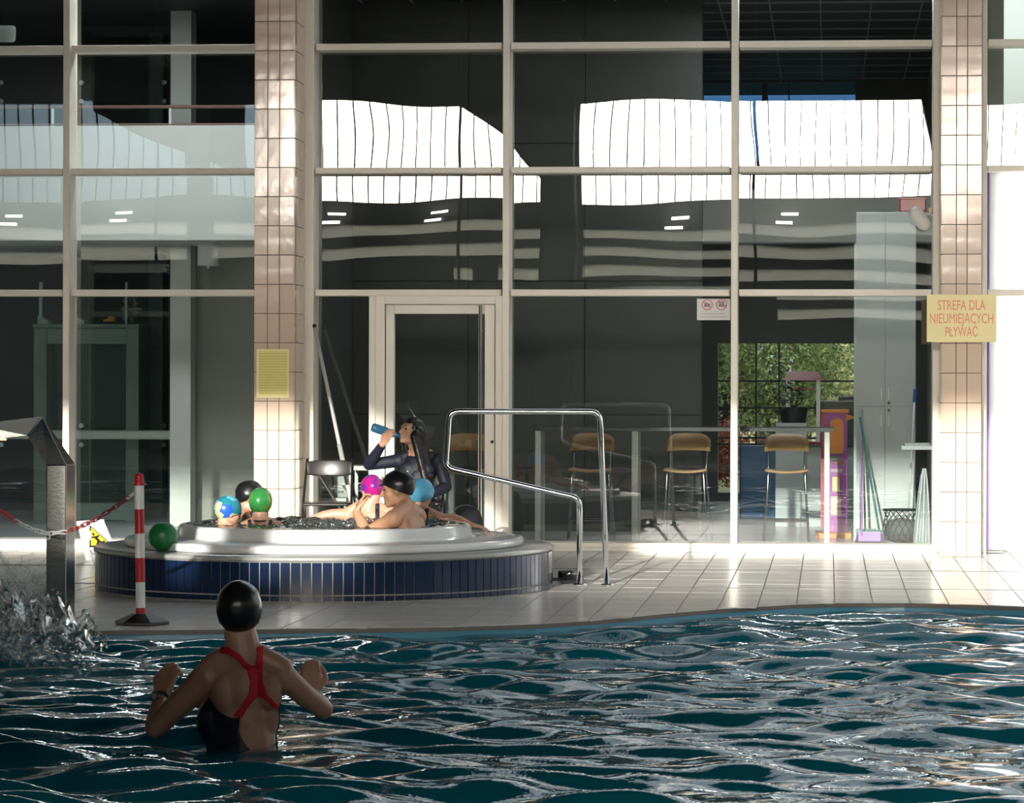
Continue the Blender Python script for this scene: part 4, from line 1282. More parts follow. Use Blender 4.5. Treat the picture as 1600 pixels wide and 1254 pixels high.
def bar_stool():
    t = empty('bar_stool', (0, 0, 0), '', 'stool', 'plywood bar stools behind the glass')
    # faces local -Y
    mb = MB(); n = 12; vs = []
    for i in range(n+1):
        u = -1+2*i/n
        lo, hi = -0.082+0.012*(1-u*u), 0.085-0.06*abs(u)**5
        for dz in (lo, (lo+hi)/2, hi):
            vs.append((u*0.2, 0.21-0.05*u*u+dz*0.12, 0.905+dz))
    mb.add(vs, [(3*i+k, 3*i+3+k, 3*i+4+k, 3*i+1+k) for i in range(n) for k in range(2)])
    o = local_part(mb, 'backrest', WOOD, t, smooth=True); s = o.modifiers.new('s', 'SOLIDIFY'); s.thickness = 0.014
    mb = MB(); vs = []
    for i in range(9):
        u = -1+2*i/8
        for j in range(7):
            v = -1+2*j/6
            vs.append((u*0.185*(1-0.06*v), v*0.185, 0.672-0.02*(1-u*u)-0.012*(max(0, -v-0.6))))
    mb.add(vs, [(7*i+j, 7*i+7+j, 7*i+8+j, 7*i+j+1) for i in range(8) for j in range(6)])
    o = local_part(mb, 'seat', WOOD, t, smooth=True); s = o.modifiers.new('s', 'SOLIDIFY'); s.thickness = 0.016
    for s in (-1, 1):
        local_part(MB().tube(fillet([(s*0.20, -0.2, 0.0), (s*0.165, -0.15, 0.655), (s*0.165, 0.02, 0.655)], 0.05, 5), 0.0105, 8), 'leg', LEGM, t, smooth=True)
        local_part(MB().tube(fillet([(s*0.21, 0.24, 0.0), (s*0.165, 0.16, 0.64), (s*0.175, 0.205, 0.93)], 0.08, 5), 0.0105, 8), 'leg', LEGM, t, smooth=True)
    local_part(MB().tube([(-0.195, -0.185, 0.2), (0.195, -0.185, 0.2)], 0.01, 8), 'footrest', LEGM, t)
    local_part(MB().tube([(-0.2, 0.22, 0.2), (0.2, 0.22, 0.2)], 0.009, 8), 'stretcher', LEGM, t)
    return t
st = bar_stool()
ys_ = 28.15
for i, (px, yy, rz, lab) in enumerate(((923.5, ys_, 0.03, 'plywood bar stool behind the handrail'), (1073, ys_, -0.04, 'plywood bar stool below the camera sticker'),
                                       (1229, ys_, 0.02, 'plywood bar stool beside the purple toy stand'), (726, 27.6, 0.0, 'plywood bar stool seen through the glass door'))):
    o = st if i == 0 else copy_tree(st)
    o['label'] = lab
    o.location = (at(px, 750, yy).x, yy, 0); o.rotation_euler = (0, 0, rz)

# kickboards and small white table behind the side light
for k, px in enumerate((508, 531)):
    c = at(px, 722, 27.3)
    e = empty('kickboard', (c.x, 27.3, 0.42), 'pale grey kickboard standing behind the glass, %s one' % ('left' if k == 0 else 'right'), 'kickboard', 'kickboards behind the side window')
    pts2 = [(-0.055, 0), (0.075, 0), (0.04, 0.27)] + [(0.0+0.04*math.cos(t)-0.005, 0.29+0.045*math.sin(t)) for t in [PI*i/8 for i in range(1, 8)]] + [(-0.05, 0.27)]
    local_part(MB().prism(pts2, (0, 0.03)), 'board', mat('foam_grey', (0.40, 0.42, 0.40), 0.6), e, bevel=0.006)
    local_part(MB().cbox((0.01, -0.004, 0.05), (0.05, 0.006, 0.02)), 'grip', mat('foam_dark', (0.12, 0.12, 0.12), 0.6), e)
wt_ = empty('side_table', (at(535, 800, 27.4).x, 27.4, 0), 'small white table behind the side window', 'table')
zt = at(560, 727, 27.4).z
x0, x1 = at(548, 727, 27.4).x, at(600, 727, 27.4).x
MB().box((x0, 27.25, zt-0.04), (x1, 27.65, zt)).build('top', TABW, wt_, bevel=0.003)
for x in (x0+0.02, x1-0.02):
    for y in (27.28, 27.62): MB().box((x-0.015, y-0.015, 0), (x+0.015, y+0.015, zt-0.04)).build('leg', TABW, wt_)
bx = empty('bench_crate', (at(520, 800, 27.4).x, 27.4, 0), 'white rack with a shelf holding the kickboards', 'rack')
x0, x1 = at(498, 727, 27.35).x, at(545, 727, 27.35).x
for zz in (0.1, 0.405): MB().box((x0, 27.2, zz-0.02), (x1, 27.5, zz+0.012)).build('shelf', TABW, bx)
for x in (x0+0.012, x1-0.012):
    for y in (27.22, 27.48): MB().box((x-0.01, y-0.01, 0), (x+0.01, y+0.01, 0.4)).build('upright', TABW, bx)

# tall cabinet
yk = 29.3
CAB = mat('cabinet_grey', (0.50, 0.52, 0.52), 0.45)
x0, x1 = at(1337, 600, yk).x, at(1431, 600, yk).x
zt = at(1380, 331, yk).z; zs = at(1380, 635, yk).z
cb = empty('tall_cabinet', ((x0+x1)/2, yk, 0), 'tall pale grey cabinet with four doors behind the glass', 'cabinet')
MB().box((x0, yk+0.02, 0), (x1, yk+0.55, zt)).build('body', CAB, cb, bevel=0.003)
xm = at(1383, 600, yk).x
for xa_, xb2 in ((x0+0.003, xm-0.002), (xm+0.002, x1-0.003)):
    for za, zb2 in ((0.06, zs-0.002), (zs+0.002, zt-0.01)):
        d_ = MB().box((xa_, yk, za), (xb2, yk+0.02, zb2)).build('door', CAB, cb, bevel=0.002)
        hx = xm-0.035 if xa_ < xm-0.05 else xm+0.035
        hz = zs+0.12 if za > 0.5 else zs-0.13
        MB().tube(fillet([(hx, yk, hz-0.055), (hx, yk-0.03, hz-0.055), (hx, yk-0.03, hz+0.055), (hx, yk, hz+0.055)], 0.012, 3), 0.009, 8).build('handle', mat('handle_white', (0.85, 0.87, 0.87), 0.25), d_)
        if hx > xm: MB().tube([(hx, yk, zs+(0.035 if za > 0.5 else -0.035)), (hx, yk-0.006, zs+(0.035 if za > 0.5 else -0.035))], 0.012, 12).build('lock', CHROME, d_)
# glass edge post beside the cabinet
gx = at(1336, 600, 28.6).x
MB().box((gx-0.011, 28.6, 0.0), (gx+0.011, 28.64, at(1336, 380, 28.6).z)).build('glass_edge', mat('glass_edge', (0.55, 0.66, 0.62), 0.2), kind='structure', label='pale green glass edge strip beside the cabinet')

# toy stand in purple and orange
yq = 29.0
PUR = mat('toy_purple', (0.36, 0.08, 0.34), 0.45); ORA = mat('toy_orange', (0.72, 0.24, 0.03), 0.45)
def q(px, py, Y=yq): return at(px, py, Y)
ts = empty('toy_stand', (q(1304, 840).x, yq, 0), 'purple and orange toy stand beside the bar table', 'toy stand')
a, b = q(1286, 836), q(1324, 643); a.z = 0.05
MB().box((a.x, yq, a.z), (b.x, yq+0.3, b.z)).build('body', PUR, ts, bevel=0.006)
MB().box((q(1284, 0).x, yq-0.03, b.z-0.01), (q(1328, 0).x, yq+0.32, b.z+0.02)).build('top_board', ORA, ts, bevel=0.005)
aa, bb = q(1297, 708), q(1318, 655)
arch = [(aa.x, aa.z), (bb.x, aa.z), (bb.x, bb.z-0.03)] + [((aa.x+bb.x)/2+(bb.x-aa.x)/2*math.cos(t), bb.z-0.03+0.04*math.sin(t)) for t in [PI*i/8 for i in range(1, 8)]] + [(aa.x, bb.z-0.03)]
MB().prism(arch, (yq-0.012, yq+0.01)).build('arched_panel', ORA, ts)
for k, (px, py, w, h, col) in enumerate(((1303, 716, 0.09, 0.05, (0.12, 0.2, 0.12)), (1310, 722, 0.08, 0.05, (0.35, 0.15, 0.12)), (1307, 735, 0.11, 0.035, (0.62, 0.45, 0.6)), (1306, 756, 0.07, 0.14, (0.75, 0.6, 0.35)), (1306, 790, 0.1, 0.18, (0.75, 0.55, 0.5)))):
    c = q(px, py); MB().cbox((c.x, yq-0.006, c.z), (w, 0.012, h)).build('picture', mat('picture_%d' % k, col, 0.5), ts, bevel=0.003)
c = q(1330, 652); MB().prism([(-0.05, -0.03), (0.05, 0.0), (-0.05, 0.035)], (-0.01, 0.01), Matrix.Translation(c)).build('arrow', ORA, ts)
MB().box((q(1276, 0).x, yq-0.1, 0.0), (q(1332, 0).x, yq+0.35, 0.05)).build('foot', ORA, ts, bevel=0.005)
MB().box((q(1284, 0).x, yq-0.004, 0.1), (q(1289, 0).x, yq+0.1, b.z-0.02)).build('red_side', mat('toy_red', (0.45, 0.05, 0.08), 0.45), ts)

# toy market stall, plant and counter
yv = 32.0
def v_(px, py, Y=yv): return at(px, py, Y)
ms = empty('toy_stall', (v_(1255, 700).x, yv, 0.9), 'toy market stall with a red roof and white posts', 'toy stall')
a, b = v_(1224, 594), v_(1286, 580)
MB().add([(a.x, yv-0.1, a.z), (b.x, yv-0.1, a.z), (b.x-0.05, yv+0.12, b.z), (a.x+0.05, yv+0.12, b.z), (a.x, yv+0.34, a.z), (b.x, yv+0.34, a.z)],
         [(0, 1, 2, 3), (3, 2, 5, 4), (0, 3, 4), (1, 5, 2), (0, 4, 5, 1)]).build('roof', mat('roof_red', (0.26, 0.012, 0.016), 0.5), ms)
zb_ = v_(1255, 690).z
for px in (1231, 1278.5):
    x = v_(px, 600).x
    for y in (yv-0.06, yv+0.3): MB().box((x-0.02, y-0.02, zb_), (x+0.02, y+0.02, a.z)).build('post', TABW, ms)
MB().box((v_(1228, 0).x, yv-0.08, zb_-0.04), (v_(1283, 0).x, yv+0.32, zb_)).build('base', mat('roof_red', (0.26, 0.012, 0.016), 0.5), ms)
MB().box((v_(1234, 0).x, yv-0.07, v_(0, 606).z), (v_(1276, 0).x, yv-0.05, v_(0, 603).z)).build('crossbar', mat('bar_red', (0.35, 0.08, 0.07), 0.5), ms)
ct = empty('counter', (v_(1250, 800).x, yv, 0), 'pale grey reception counter with a raised part behind the stools', 'counter')
GC = mat('counter_grey', (0.40, 0.43, 0.44), 0.5)
MB().box((v_(1213, 0, 31.2).x, 31.2, 0), (v_(1262, 0, 31.2).x, 31.7, v_(0, 657, 31.2).z)).build('tall_block', GC, ct, bevel=0.004)
MB().box((v_(1262, 0, 31.2).x, 31.25, 0), (v_(1338, 0, 31.2).x, 32.9, zb_-0.04)).build('low_block', GC, ct, bevel=0.004)
MB().box((v_(1262, 0, 31.2).x, 31.2, zb_-0.04), (v_(1338, 0, 31.2).x, 31.25, zb_-0.01)).build('dark_edge', FRM, ct)
pp_ = v_(1240, 655, 31.45)
pt = empty('potted_plant', (pp_.x, 31.45, v_(0, 657, 31.2).z), 'leafy green plant in a dark pot on the grey counter', 'plant')
MB().lathe([(0.0, 0), (0.12, 0), (0.15, 0.16), (0.13, 0.16), (0.12, 0.13), (0, 0.13)], (pp_.x, 31.45, v_(0, 657, 31.2).z), 20).build('pot', mat('pot_dark', (0.02, 0.022, 0.025), 0.5), pt)
mb = MB()
pz0 = v_(0, 657, 31.2).z+0.12
for k in range(220):
    a_ = random.uniform(0, 2*PI); r_ = random.uniform(0.02, 0.17); h_ = random.uniform(0.0, 0.3)
    p = Vector((pp_.x+r_*math.cos(a_), 31.45+r_*math.sin(a_), pz0+h_))
    u = Vector((math.cos(a_), math.sin(a_), random.uniform(-0.5, 0.6))).normalized(); w = u.cross(Vector((0, 0, 1))).normalized()
    l = random.uniform(0.04, 0.08)
    mb.add([p, p+u*l*0.5+w*l*0.3, p+u*l, p+u*l*0.5-w*l*0.3], [(0, 1, 2, 3)])
mb.build('leaves', mat('plant_leaf', (0.035, 0.10, 0.03), 0.45), pt, kind='stuff')
for k in range(7):
    a_ = 2*PI*k/7; MB().tube([(pp_.x, 31.45, pz0-0.02), (pp_.x+0.1*math.cos(a_), 31.45+0.1*math.sin(a_), pz0+0.25)], 0.004, 5).build('stem', mat('plant_stem', (0.06, 0.09, 0.03), 0.6), pt)
c = v_(1310, 630, 32.6)
pr2 = empty('printer', (c.x, 32.6, zb_), 'black office machine on the low counter', 'printer')
MB().cbox((c.x, 32.6, c.z-0.05), (0.5, 0.3, 0.16)).build('body', BLACKP, pr2, bevel=0.01)
MB().cbox((c.x+0.12, 32.6, c.z+0.05), (0.24, 0.25, 0.06)).build('lid', BLACKP, pr2, bevel=0.008)
MB().box((c.x-0.2, 32.46, zb_-0.04), (c.x+0.2, 32.74, c.z-0.13)).build('stand', FRM, pr2)
c = v_(1187, 730, 33.0)
MB().box((v_(1157, 0, 33).x, 33.0, 0.0), (v_(1215, 0, 33).x, 33.12, v_(0, 691, 33).z)).build('blue_mat', mat('mat_blue', (0.03, 0.10, 0.22), 0.5), bevel=0.02, label='dark blue padded panel standing behind the stools', cat='panel')

# brooms, net bag, shelf at the right
def stick(name, p0, p1, r, m, label, extra=None, cat='broom'):
    e = empty(name, (p1.x, p1.y, 0), label, cat)
    MB().tube([p0, p1], r, 8).build('stick', m, e, smooth=True)
    if extra: extra(e, p1, p0)
    return e
GRN = mat('broom_green', (0.03, 0.16, 0.13), 0.4); PURL = mat('pan_purple', (0.40, 0.22, 0.52), 0.4)
def brush(col):
    def f(e, p, p0):
        MB().cbox((p.x, p.y, 0.075), (0.2, 0.05, 0.05)).build('head', col, e, bevel=0.006)
        mb = MB()
        for k in range(14): mb.box((p.x-0.095+0.0138*k, p.y-0.02, 0.0), (p.x-0.087+0.0138*k, p.y+0.02, 0.06))
        mb.build('bristles', mat('bristle', (0.05, 0.12, 0.1), 0.7), e)
    return f
yz = 28.5
stick('broom', at(1344, 652, yz+0.6), Vector((at(1374, 826, yz).x, yz, 0.09)), 0.011, GRN, 'green handled broom leaning before the grey cabinet', brush(GRN))
stick('broom', at(1347, 640, yz+0.7), Vector((at(1352, 820, yz+0.2).x, yz+0.2, 0.09)), 0.009, mat('stick_grey', (0.25, 0.28, 0.28), 0.4), 'grey handled brush standing beside the green broom', brush(mat('brush_teal', (0.10, 0.30, 0.24), 0.5)))
c = at(1357, 830, yz-0.25)
dp = empty('dustpan', (c.x, yz-0.25, 0), 'purple dustpan on the floor beside the brooms', 'dustpan')
MB().add([(c.x-0.13, yz-0.35, 0.0), (c.x+0.15, yz-0.35, 0.0), (c.x+0.11, yz-0.12, 0.0), (c.x-0.09, yz-0.12, 0.0), (c.x+0.11, yz-0.12, 0.09), (c.x-0.09, yz-0.12, 0.09)],
         [(0, 1, 2, 3), (3, 2, 4, 5), (0, 3, 5), (1, 4, 2)]).build('pan', PURL, dp)
MB().tube([(c.x-0.06, yz-0.12, 0.05), (c.x-0.07, yz-0.02, 0.75)], 0.01, 8).build('handle', PURL, dp)
def mop(e, p, p0):
    MB().tube([p0, p0+(p-p0)*0.09], 0.016, 8).build('blue_grip', mat('grip_blue', (0.03, 0.13, 0.45), 0.4), e)
    MB().cbox((p.x, p.y, 0.05), (0.22, 0.08, 0.04)).build('mop_head', mat('mop_grey', (0.4, 0.42, 0.42), 0.7), e, bevel=0.01)
stick('mop', at(1430, 608, 28.9), Vector((at(1417, 830, 28.6).x, 28.6, 0.05)), 0.009, mat('stick_pale', (0.6, 0.63, 0.64), 0.35), 'pale mop stick with a blue grip before the cabinet', mop, 'mop')
# net bag
c = at(1409, 815, 28.2)
nb = empty('net_bag', (c.x, 28.2, 0), 'dark net bag of balls on the floor by the cabinet', 'bag')
NET = mat('net_dark', (0.03, 0.034, 0.034), 0.5)
prof = [(0.05, 0.0), (0.15, 0.03), (0.175, 0.12), (0.165, 0.2), (0.15, 0.25), (0.165, 0.3)]
mb = MB()
for k in range(18):
    a0 = 2*PI*k/18
    for sgn in (-1, 1):
        mb.tube([(c.x+r*math.cos(a0+sgn*i*0.25), 28.2+r*math.sin(a0+sgn*i*0.25), z) for i, (r, z) in enumerate(prof)], 0.004, 4)
mb.build('net', NET, nb)
MB().lathe([(0.0, 0.01), (0.13, 0.035), (0.16, 0.12), (0.14, 0.2), (0.0, 0.23)], (c.x, 28.2, 0), 20).build('contents', mat('bag_inside', (0.10, 0.115, 0.115), 0.6), nb, smooth=True)
MB().tube([(c.x+0.17*math.cos(t), 28.2+0.17*math.sin(t), 0.3) for t in [2*PI*i/24 for i in range(24)]], 0.008, 6, closed=True).build('hoop', NET, nb)
a, b = at(1408, 702, 27.4), at(1462, 690, 27.4)
sh = empty('wall_ledge', ((a.x+b.x)/2, 27.4, a.z), 'grey ledge with folded papers at the right window edge', 'shelf')
MB().box((a.x, 27.3, a.z), (b.x, 27.6, a.z+0.035)).build('board', GC, sh, bevel=0.003)
MB().box((a.x+0.03, 27.32, a.z+0.036), (b.x-0.05, 27.55, a.z+0.058)).build('papers', mat('paper_grey', (0.3, 0.31, 0.31), 0.7), sh)
MB().box((b.x-0.03, 27.35, a.z-0.1), (b.x, 27.55, a.z)).build('bracket', GC, sh)
# hanging translucent sheet
mb = MB(); vs = []
c0 = at(1448, 735, 27.2)
n = 24
for i in range(n+1):
    u = i/n
    for j in range(9):
        v = j/8
        w = 0.03+0.14*v**0.7
        vs.append((c0.x-0.02+w*(u-0.6), 27.2+0.03*math.sin(u*18+v*2), c0.z+0.02-v*(c0.z+0.018)))
mb.add(vs, [(9*i+j, 9*i+9+j, 9*i+10+j, 9*i+j+1) for i in range(n) for j in range(8)])
o = mb.build('plastic_sheet', mat('sheet_grey', (0.55, 0.58, 0.59), 0.4), smooth=True, label='pale grey plastic sheet draped at the right window edge', cat='sheet')
o.modifiers.new('s', 'SOLIDIFY').thickness = 0.004

# ------------------------------------------------------------------ people
def remesh(mb, voxel, smooth=6, fac=0.5):
    """one continuous surface from overlapping closed shapes"""
    me = mb.mesh('tmp')
    o = bpy.data.objects.new('tmp', me); COL.objects.link(o)
    r = o.modifiers.new('r', 'REMESH'); r.mode = 'VOXEL'; r.voxel_size = voxel; r.adaptivity = 0.0
    if smooth:
        s = o.modifiers.new('s', 'SMOOTH'); s.factor = fac; s.iterations = smooth
    dg = bpy.context.evaluated_depsgraph_get()
    out = bpy.data.meshes.new_from_object(o.evaluated_get(dg))
    bpy.data.objects.remove(o); bpy.data.meshes.remove(me)
    out.polygons.foreach_set('use_smooth', [True]*len(out.polygons))
    return out

def skin(name, base, dark):
    m = mat(name, base, 0.42, var=(9, 0.5, dark), bump=(160, 0.0004))
    m.node_tree.nodes['Principled BSDF'].inputs['Subsurface Weight'].default_value = 0.08
    m.node_tree.nodes['Principled BSDF'].inputs['Subsurface Radius'].default_value = (0.02, 0.008, 0.004)
    return m
SKIN = skin('skin_fair', (0.56, 0.33, 0.22), (0.50, 0.27, 0.18))
SKIN2 = skin('skin_tan', (0.50, 0.28, 0.17), (0.44, 0.23, 0.14))

def add_obj(name, me, m, parent, M=None):
    me.name = name
    me.materials.clear(); me.materials.append(m)
    o = bpy.data.objects.new(name, me); COL.objects.link(o)
    o.parent = parent
    if M is not None: o.matrix_basis = M
    return o

def garment(me, name, m, parent, test, offset=0.004, relax=3, M=None):
    """the faces of a body that carry cloth, lifted off the skin"""
    bm = bmesh.new(); bm.from_mesh(me); bm.normal_update()
    kill = [f for f in bm.faces if not test(f.calc_center_median(), f.normal)]
    bmesh.ops.delete(bm, geom=kill, context='FACES')
    for _ in range(relax):
        bv = [v for v in bm.verts if any(e.is_boundary for e in v.link_edges)]
        new = {}
        for v in bv:
            nb = [e.other_vert(v).co for e in v.link_edges if e.is_boundary]
            if len(nb) >= 2:
                c = Vector((0, 0, 0))
                for q in nb: c += q
                new[v] = v.co.lerp(c/len(nb), 0.6)
        for v, c in new.items(): v.co = c
    bm.normal_update()
    for v in bm.verts: v.co += v.normal*offset
    out = bpy.data.meshes.new(name); bm.to_mesh(out); bm.free()
    out.polygons.foreach_set('use_smooth', [True]*len(out.polygons))
    o = add_obj(name, out, m, parent, M)
    s = o.modifiers.new('s', 'SOLIDIFY'); s.thickness = offset*0.9; s.offset = -1
    return o

def hand(mb, wrist, d, n, side, curl=1.2, sc=1.0, thumb=0.5):
    """palm, four fingers of unequal length and a thumb; d along the hand, n out of the palm, side +-1 puts the thumb"""
    d = Vector(d).normalized(); n = Vector(n); n = (n-d*n.dot(d)).normalized(); s = d.cross(n)*side
    w = Vector(wrist)
    for i, (ln, rr) in enumerate(((0.95, 0.0088), (1.05, 0.0092), (1.0, 0.0088), (0.8, 0.0078))):
        off = (1.5-i)*0.0205*sc
        k = w + d*0.088*sc*(1-0.06*abs(i-1.2)) + s*off
        mb.cone(w+d*0.012*sc+s*off*0.6, k, 0.0165*sc, 0.0115*sc, 10)
        p = k; ang = 0.25*curl
        for l in (0.042, 0.027, 0.021):
            q = p + (d*math.cos(ang)+n*math.sin(ang))*l*ln*sc
            mb.cone(p, q, rr*sc, rr*0.93*sc, 8); p = q; ang += curl
    t0 = w + d*0.022*sc + s*0.026*sc
    t1 = t0 + (d*0.75+s*0.75+n*0.25).normalized()*0.045*sc
    t2 = t1 + (d*0.95+s*(0.5-thumb)+n*0.6*thumb).normalized()*0.034*sc
    t3 = t2 + (d*0.9-s*thumb*0.6+n*0.5*thumb).normalized()*0.027*sc
    mb.cone(t0, t1, 0.0155*sc, 0.012*sc, 8); mb.cone(t1, t2, 0.0115*sc, 0.0105*sc, 8); mb.cone(t2, t3, 0.0105*sc, 0.0085*sc, 8)

def head_shapes(mb, H, sc=1.0, nose=1.0):
    """H: 4x4 matrix of the head, +y the face, +z the crown"""
    R = H.to_3x3()
    def e(c, r): mb.ell(H @ Vector(c)*1.0 if sc == 1 else H @ (Vector(c)*sc), [q*sc for q in r], R.to_4x4(), 14, 9)
    def c_(a, b, r0, r1): mb.cone(H @ (Vector(a)*sc), H @ (Vector(b)*sc), r0*sc, r1*sc, 10)
    e((0, -0.012, 0.025), (0.074, 0.094, 0.088))
    e((0, 0.03, -0.02), (0.062, 0.062, 0.08))
    e((0, 0.028, -0.065), (0.05, 0.055, 0.045))
    e((0, 0.072, -0.094), (0.022, 0.017, 0.018))
    c_((-0.034, 0.072, 0.028), (0.034, 0.072, 0.028), 0.014, 0.014)
    c_((0, 0.088, 0.015), (0, 0.109, -0.028), 0.008*nose, 0.0125*nose)
    for s in (-1, 1):
        c_((s*0.008, 0.098, -0.031), (s*0.012, 0.094, -0.033), 0.008, 0.006)
        e((s*0.04, 0.052, -0.025), (0.022, 0.026, 0.024))
        e((s*0.074, -0.006, -0.012), (0.009, 0.019, 0.031))
        c_((s*0.045, 0.01, -0.075), (s*0.018, 0.064, -0.094), 0.018, 0.014)
    c_((-0.019, 0.083, -0.056), (0.019, 0.083, -0.056), 0.0075, 0.0075)
    c_((-0.016, 0.083, -0.069), (0.016, 0.083, -0.069), 0.008, 0.008)

def eyes(H, parent, M, sc=1.0):
    for s in (-1, 1):
        o = MB().ell(H @ (Vector((s*0.031, 0.078, 0.006))*sc), (0.012*sc, 0.0085*sc, 0.007*sc), H.to_3x3().to_4x4(), 10, 8)
        ob = add_obj('eye', o.mesh('eye', True), mat('eye_dark', (0.05, 0.035, 0.03), 0.2), parent, M)

def cap_shape(H, m, parent, M, sc=1.0, front=0.03, back=-0.055, name='swim_cap', grow=1.0, crease=0.0):
    mb = MB(); R = H.to_3x3()
    bm = bmesh.new()
    bmesh.ops.create_uvsphere(bm, u_segments=36, v_segments=24, radius=1.0)
    for v in bm.verts:
        v.co = Vector((v.co.x*0.082*grow, v.co.y*0.103*grow-0.011, v.co.z*0.097*grow+0.026))
    # cut along the rim plane
    p0, p1 = Vector((0, 0.095, front)), Vector((0, -0.10, back))
    n = Vector((0, -(p1.z-p0.z), (p1.y-p0.y))).normalized()
    if n.z < 0: n = -n
    bmesh.ops.bisect_plane(bm, geom=bm.verts[:]+bm.edges[:]+bm.faces[:], plane_co=p0, plane_no=n, clear_inner=True)
    for v in bm.verts:
        if crease:
            v.co *= 1 + crease*mnoise.noise(Vector((v.co.x*28, v.co.y*10, v.co.z*30)))
        v.co = H @ (v.co*sc)
    me = bpy.data.meshes.new(name); bm.to_mesh(me); bm.free()
    me.polygons.foreach_set('use_smooth', [True]*len(me.polygons))
    o = add_obj(name, me, m, parent, M)
    s = o.modifiers.new('s', 'SOLIDIFY'); s.thickness = 0.004; s.offset = 0
    return o

def rot(yaw=0, pitch=0, roll=0):
    return Matrix.Rotation(yaw, 4, 'Z') @ Matrix.Rotation(pitch, 4, 'X') @ Matrix.Rotation(roll, 4, 'Y')

def figure(label, loc, yaw, head_yaw, head_pitch, head_roll, arms, skin_m, lean=(0, 0), sc=1.0, wide=1.0, voxel=0.008,
           seated=True, head_off=(0, 0.035, 0.165), extra=None, nose=1.0, cat='person', hands=True):
    """upper body with origin at the base of the neck; faces local +y. arms: per side (elbow, wrist, hand dir, palm normal, curl)"""
    e = empty('person', loc, label, cat, None, None, yaw)
    H = Matrix.Translation(Vector(head_off)*sc) @ rot(head_yaw, head_pitch, head_roll)
    mb = MB()
    head_shapes(mb, H, sc, nose)
    lx, ly = lean
    def P(x, y, z): return Vector((x*sc+lx*(-z), y*sc+ly*(-z), z*sc))
    mb.cone(H @ Vector((0, -0.025*sc, -0.055*sc)), P(0, -0.005, -0.02), 0.052*sc, 0.06*sc)
    for s in (-1, 1):
        mb.cone(P(s*0.03, -0.01, 0.02), P(s*0.15*wide, -0.005, -0.035), 0.045*sc, 0.045*sc)
        mb.ell(P(s*0.165*wide, 0, -0.055), (0.056*sc, 0.06*sc, 0.06*sc))
        mb.ell(P(s*0.075*wide, -0.06, -0.13), (0.055*sc, 0.035*sc, 0.08*sc))
        mb.ell(P(s*0.07*wide, 0.065, -0.13), (0.075*sc, 0.045*sc, 0.065*sc))
    mb.ell(P(0, 0, -0.13), (0.15*sc*wide, 0.098*sc, 0.15*sc))
    mb.cone(P(0, 0, -0.2), P(0, 0.0, -0.36), 0.118*sc*wide, 0.112*sc*wide)
    mb.ell(P(0, 0, -0.44), (0.16*sc, 0.115*sc, 0.11*sc))
    if seated == 'kneel':
        for s in (-1, 1):
            mb.cone(P(s*0.085, 0.0, -0.46), P(s*0.10, 0.05, -0.84), 0.085*sc, 0.058*sc)
            mb.cone(P(s*0.10, 0.05, -0.86), P(s*0.09, -0.32, -0.87), 0.052*sc, 0.036*sc)
            mb.cone(P(s*0.09, -0.32, -0.87), P(s*0.09, -0.46, -0.89), 0.034*sc, 0.026*sc)
    elif seated:
        for s in (-1, 1):
            mb.cone(P(s*0.085, 0.02, -0.46), P(s*0.11, 0.40, -0.44), 0.085*sc, 0.06*sc)
            mb.cone(P(s*0.11, 0.40, -0.44), P(s*0.11, 0.42, -0.80), 0.055*sc, 0.038*sc)
            mb.cone(P(s*0.11, 0.40, -0.83), P(s*0.12, 0.56, -0.855), 0.036*sc, 0.028*sc)
    for s, (el, wr, hd, pn, curl) in zip((-1, 1), arms):
        sh = P(s*0.17*wide, 0, -0.055)
        el, wr = Vector(el), Vector(wr)
        mb.cone(sh, el, 0.050*sc, 0.040*sc); mb.cone(el, el.lerp(wr, 0.35), 0.040*sc, 0.040*sc); mb.cone(el.lerp(wr, 0.35), wr, 0.040*sc, 0.026*sc)
        if hands: hand(mb, wr, hd, pn, s, curl, sc)
    if extra: extra(mb, P)
    me = remesh(mb, voxel, 5)
    body = add_obj('body', me, skin_m, e)
    eyes(H, e, None, sc)
    return e, me, H, P

def cap_mat(name, c1, c2=None, scale=3.0, rough=0.22, kind='noise', c3=None):
    m = mat(name, c1, rough)
    if c2:
        nt = m.node_tree; p = nt.nodes['Principled BSDF']; tc = nt.nodes.new('ShaderNodeTexCoord')
        if kind == 'voronoi':
            t = nt.nodes.new('ShaderNodeTexVoronoi'); t.inputs['Scale'].default_value = scale; src = t.outputs['Color']
            sx = nt.nodes.new('ShaderNodeSeparateColor'); nt.links.new(src, sx.inputs[0]); src = sx.outputs[0]
        else:
            t = nt.nodes.new('ShaderNodeTexNoise'); t.inputs['Scale'].default_value = scale; t.inputs['Detail'].default_value = 1; src = t.outputs[0]
        nt.links.new(tc.outputs['Object'], t.inputs['Vector'])
        r = nt.nodes.new('ShaderNodeValToRGB'); r.color_ramp.interpolation = 'CONSTANT' if kind == 'voronoi' else 'LINEAR'
        r.color_ramp.elements[0].color = (*c1, 1); r.color_ramp.elements[0].position = 0.0 if kind == 'voronoi' else 0.42
        r.color_ramp.elements[1].color = (*c2, 1); r.color_ramp.elements[1].position = 0.35 if kind == 'voronoi' else 0.58
        for k, cc in enumerate(c3 or []):
            el = r.color_ramp.elements.new(0.55+0.18*k); el.color = (*cc, 1)
        nt.links.new(src, r.inputs[0]); nt.links.new(r.outputs[0], p.inputs['Base Color'])
    return m
BLKCAP = mat('cap_black', (0.012, 0.012, 0.014), 0.28)
SUITB = mat('suit_black', (0.012, 0.012, 0.016), 0.5)
SUITN = mat('suit_navy', (0.01, 0.016, 0.07), 0.5)

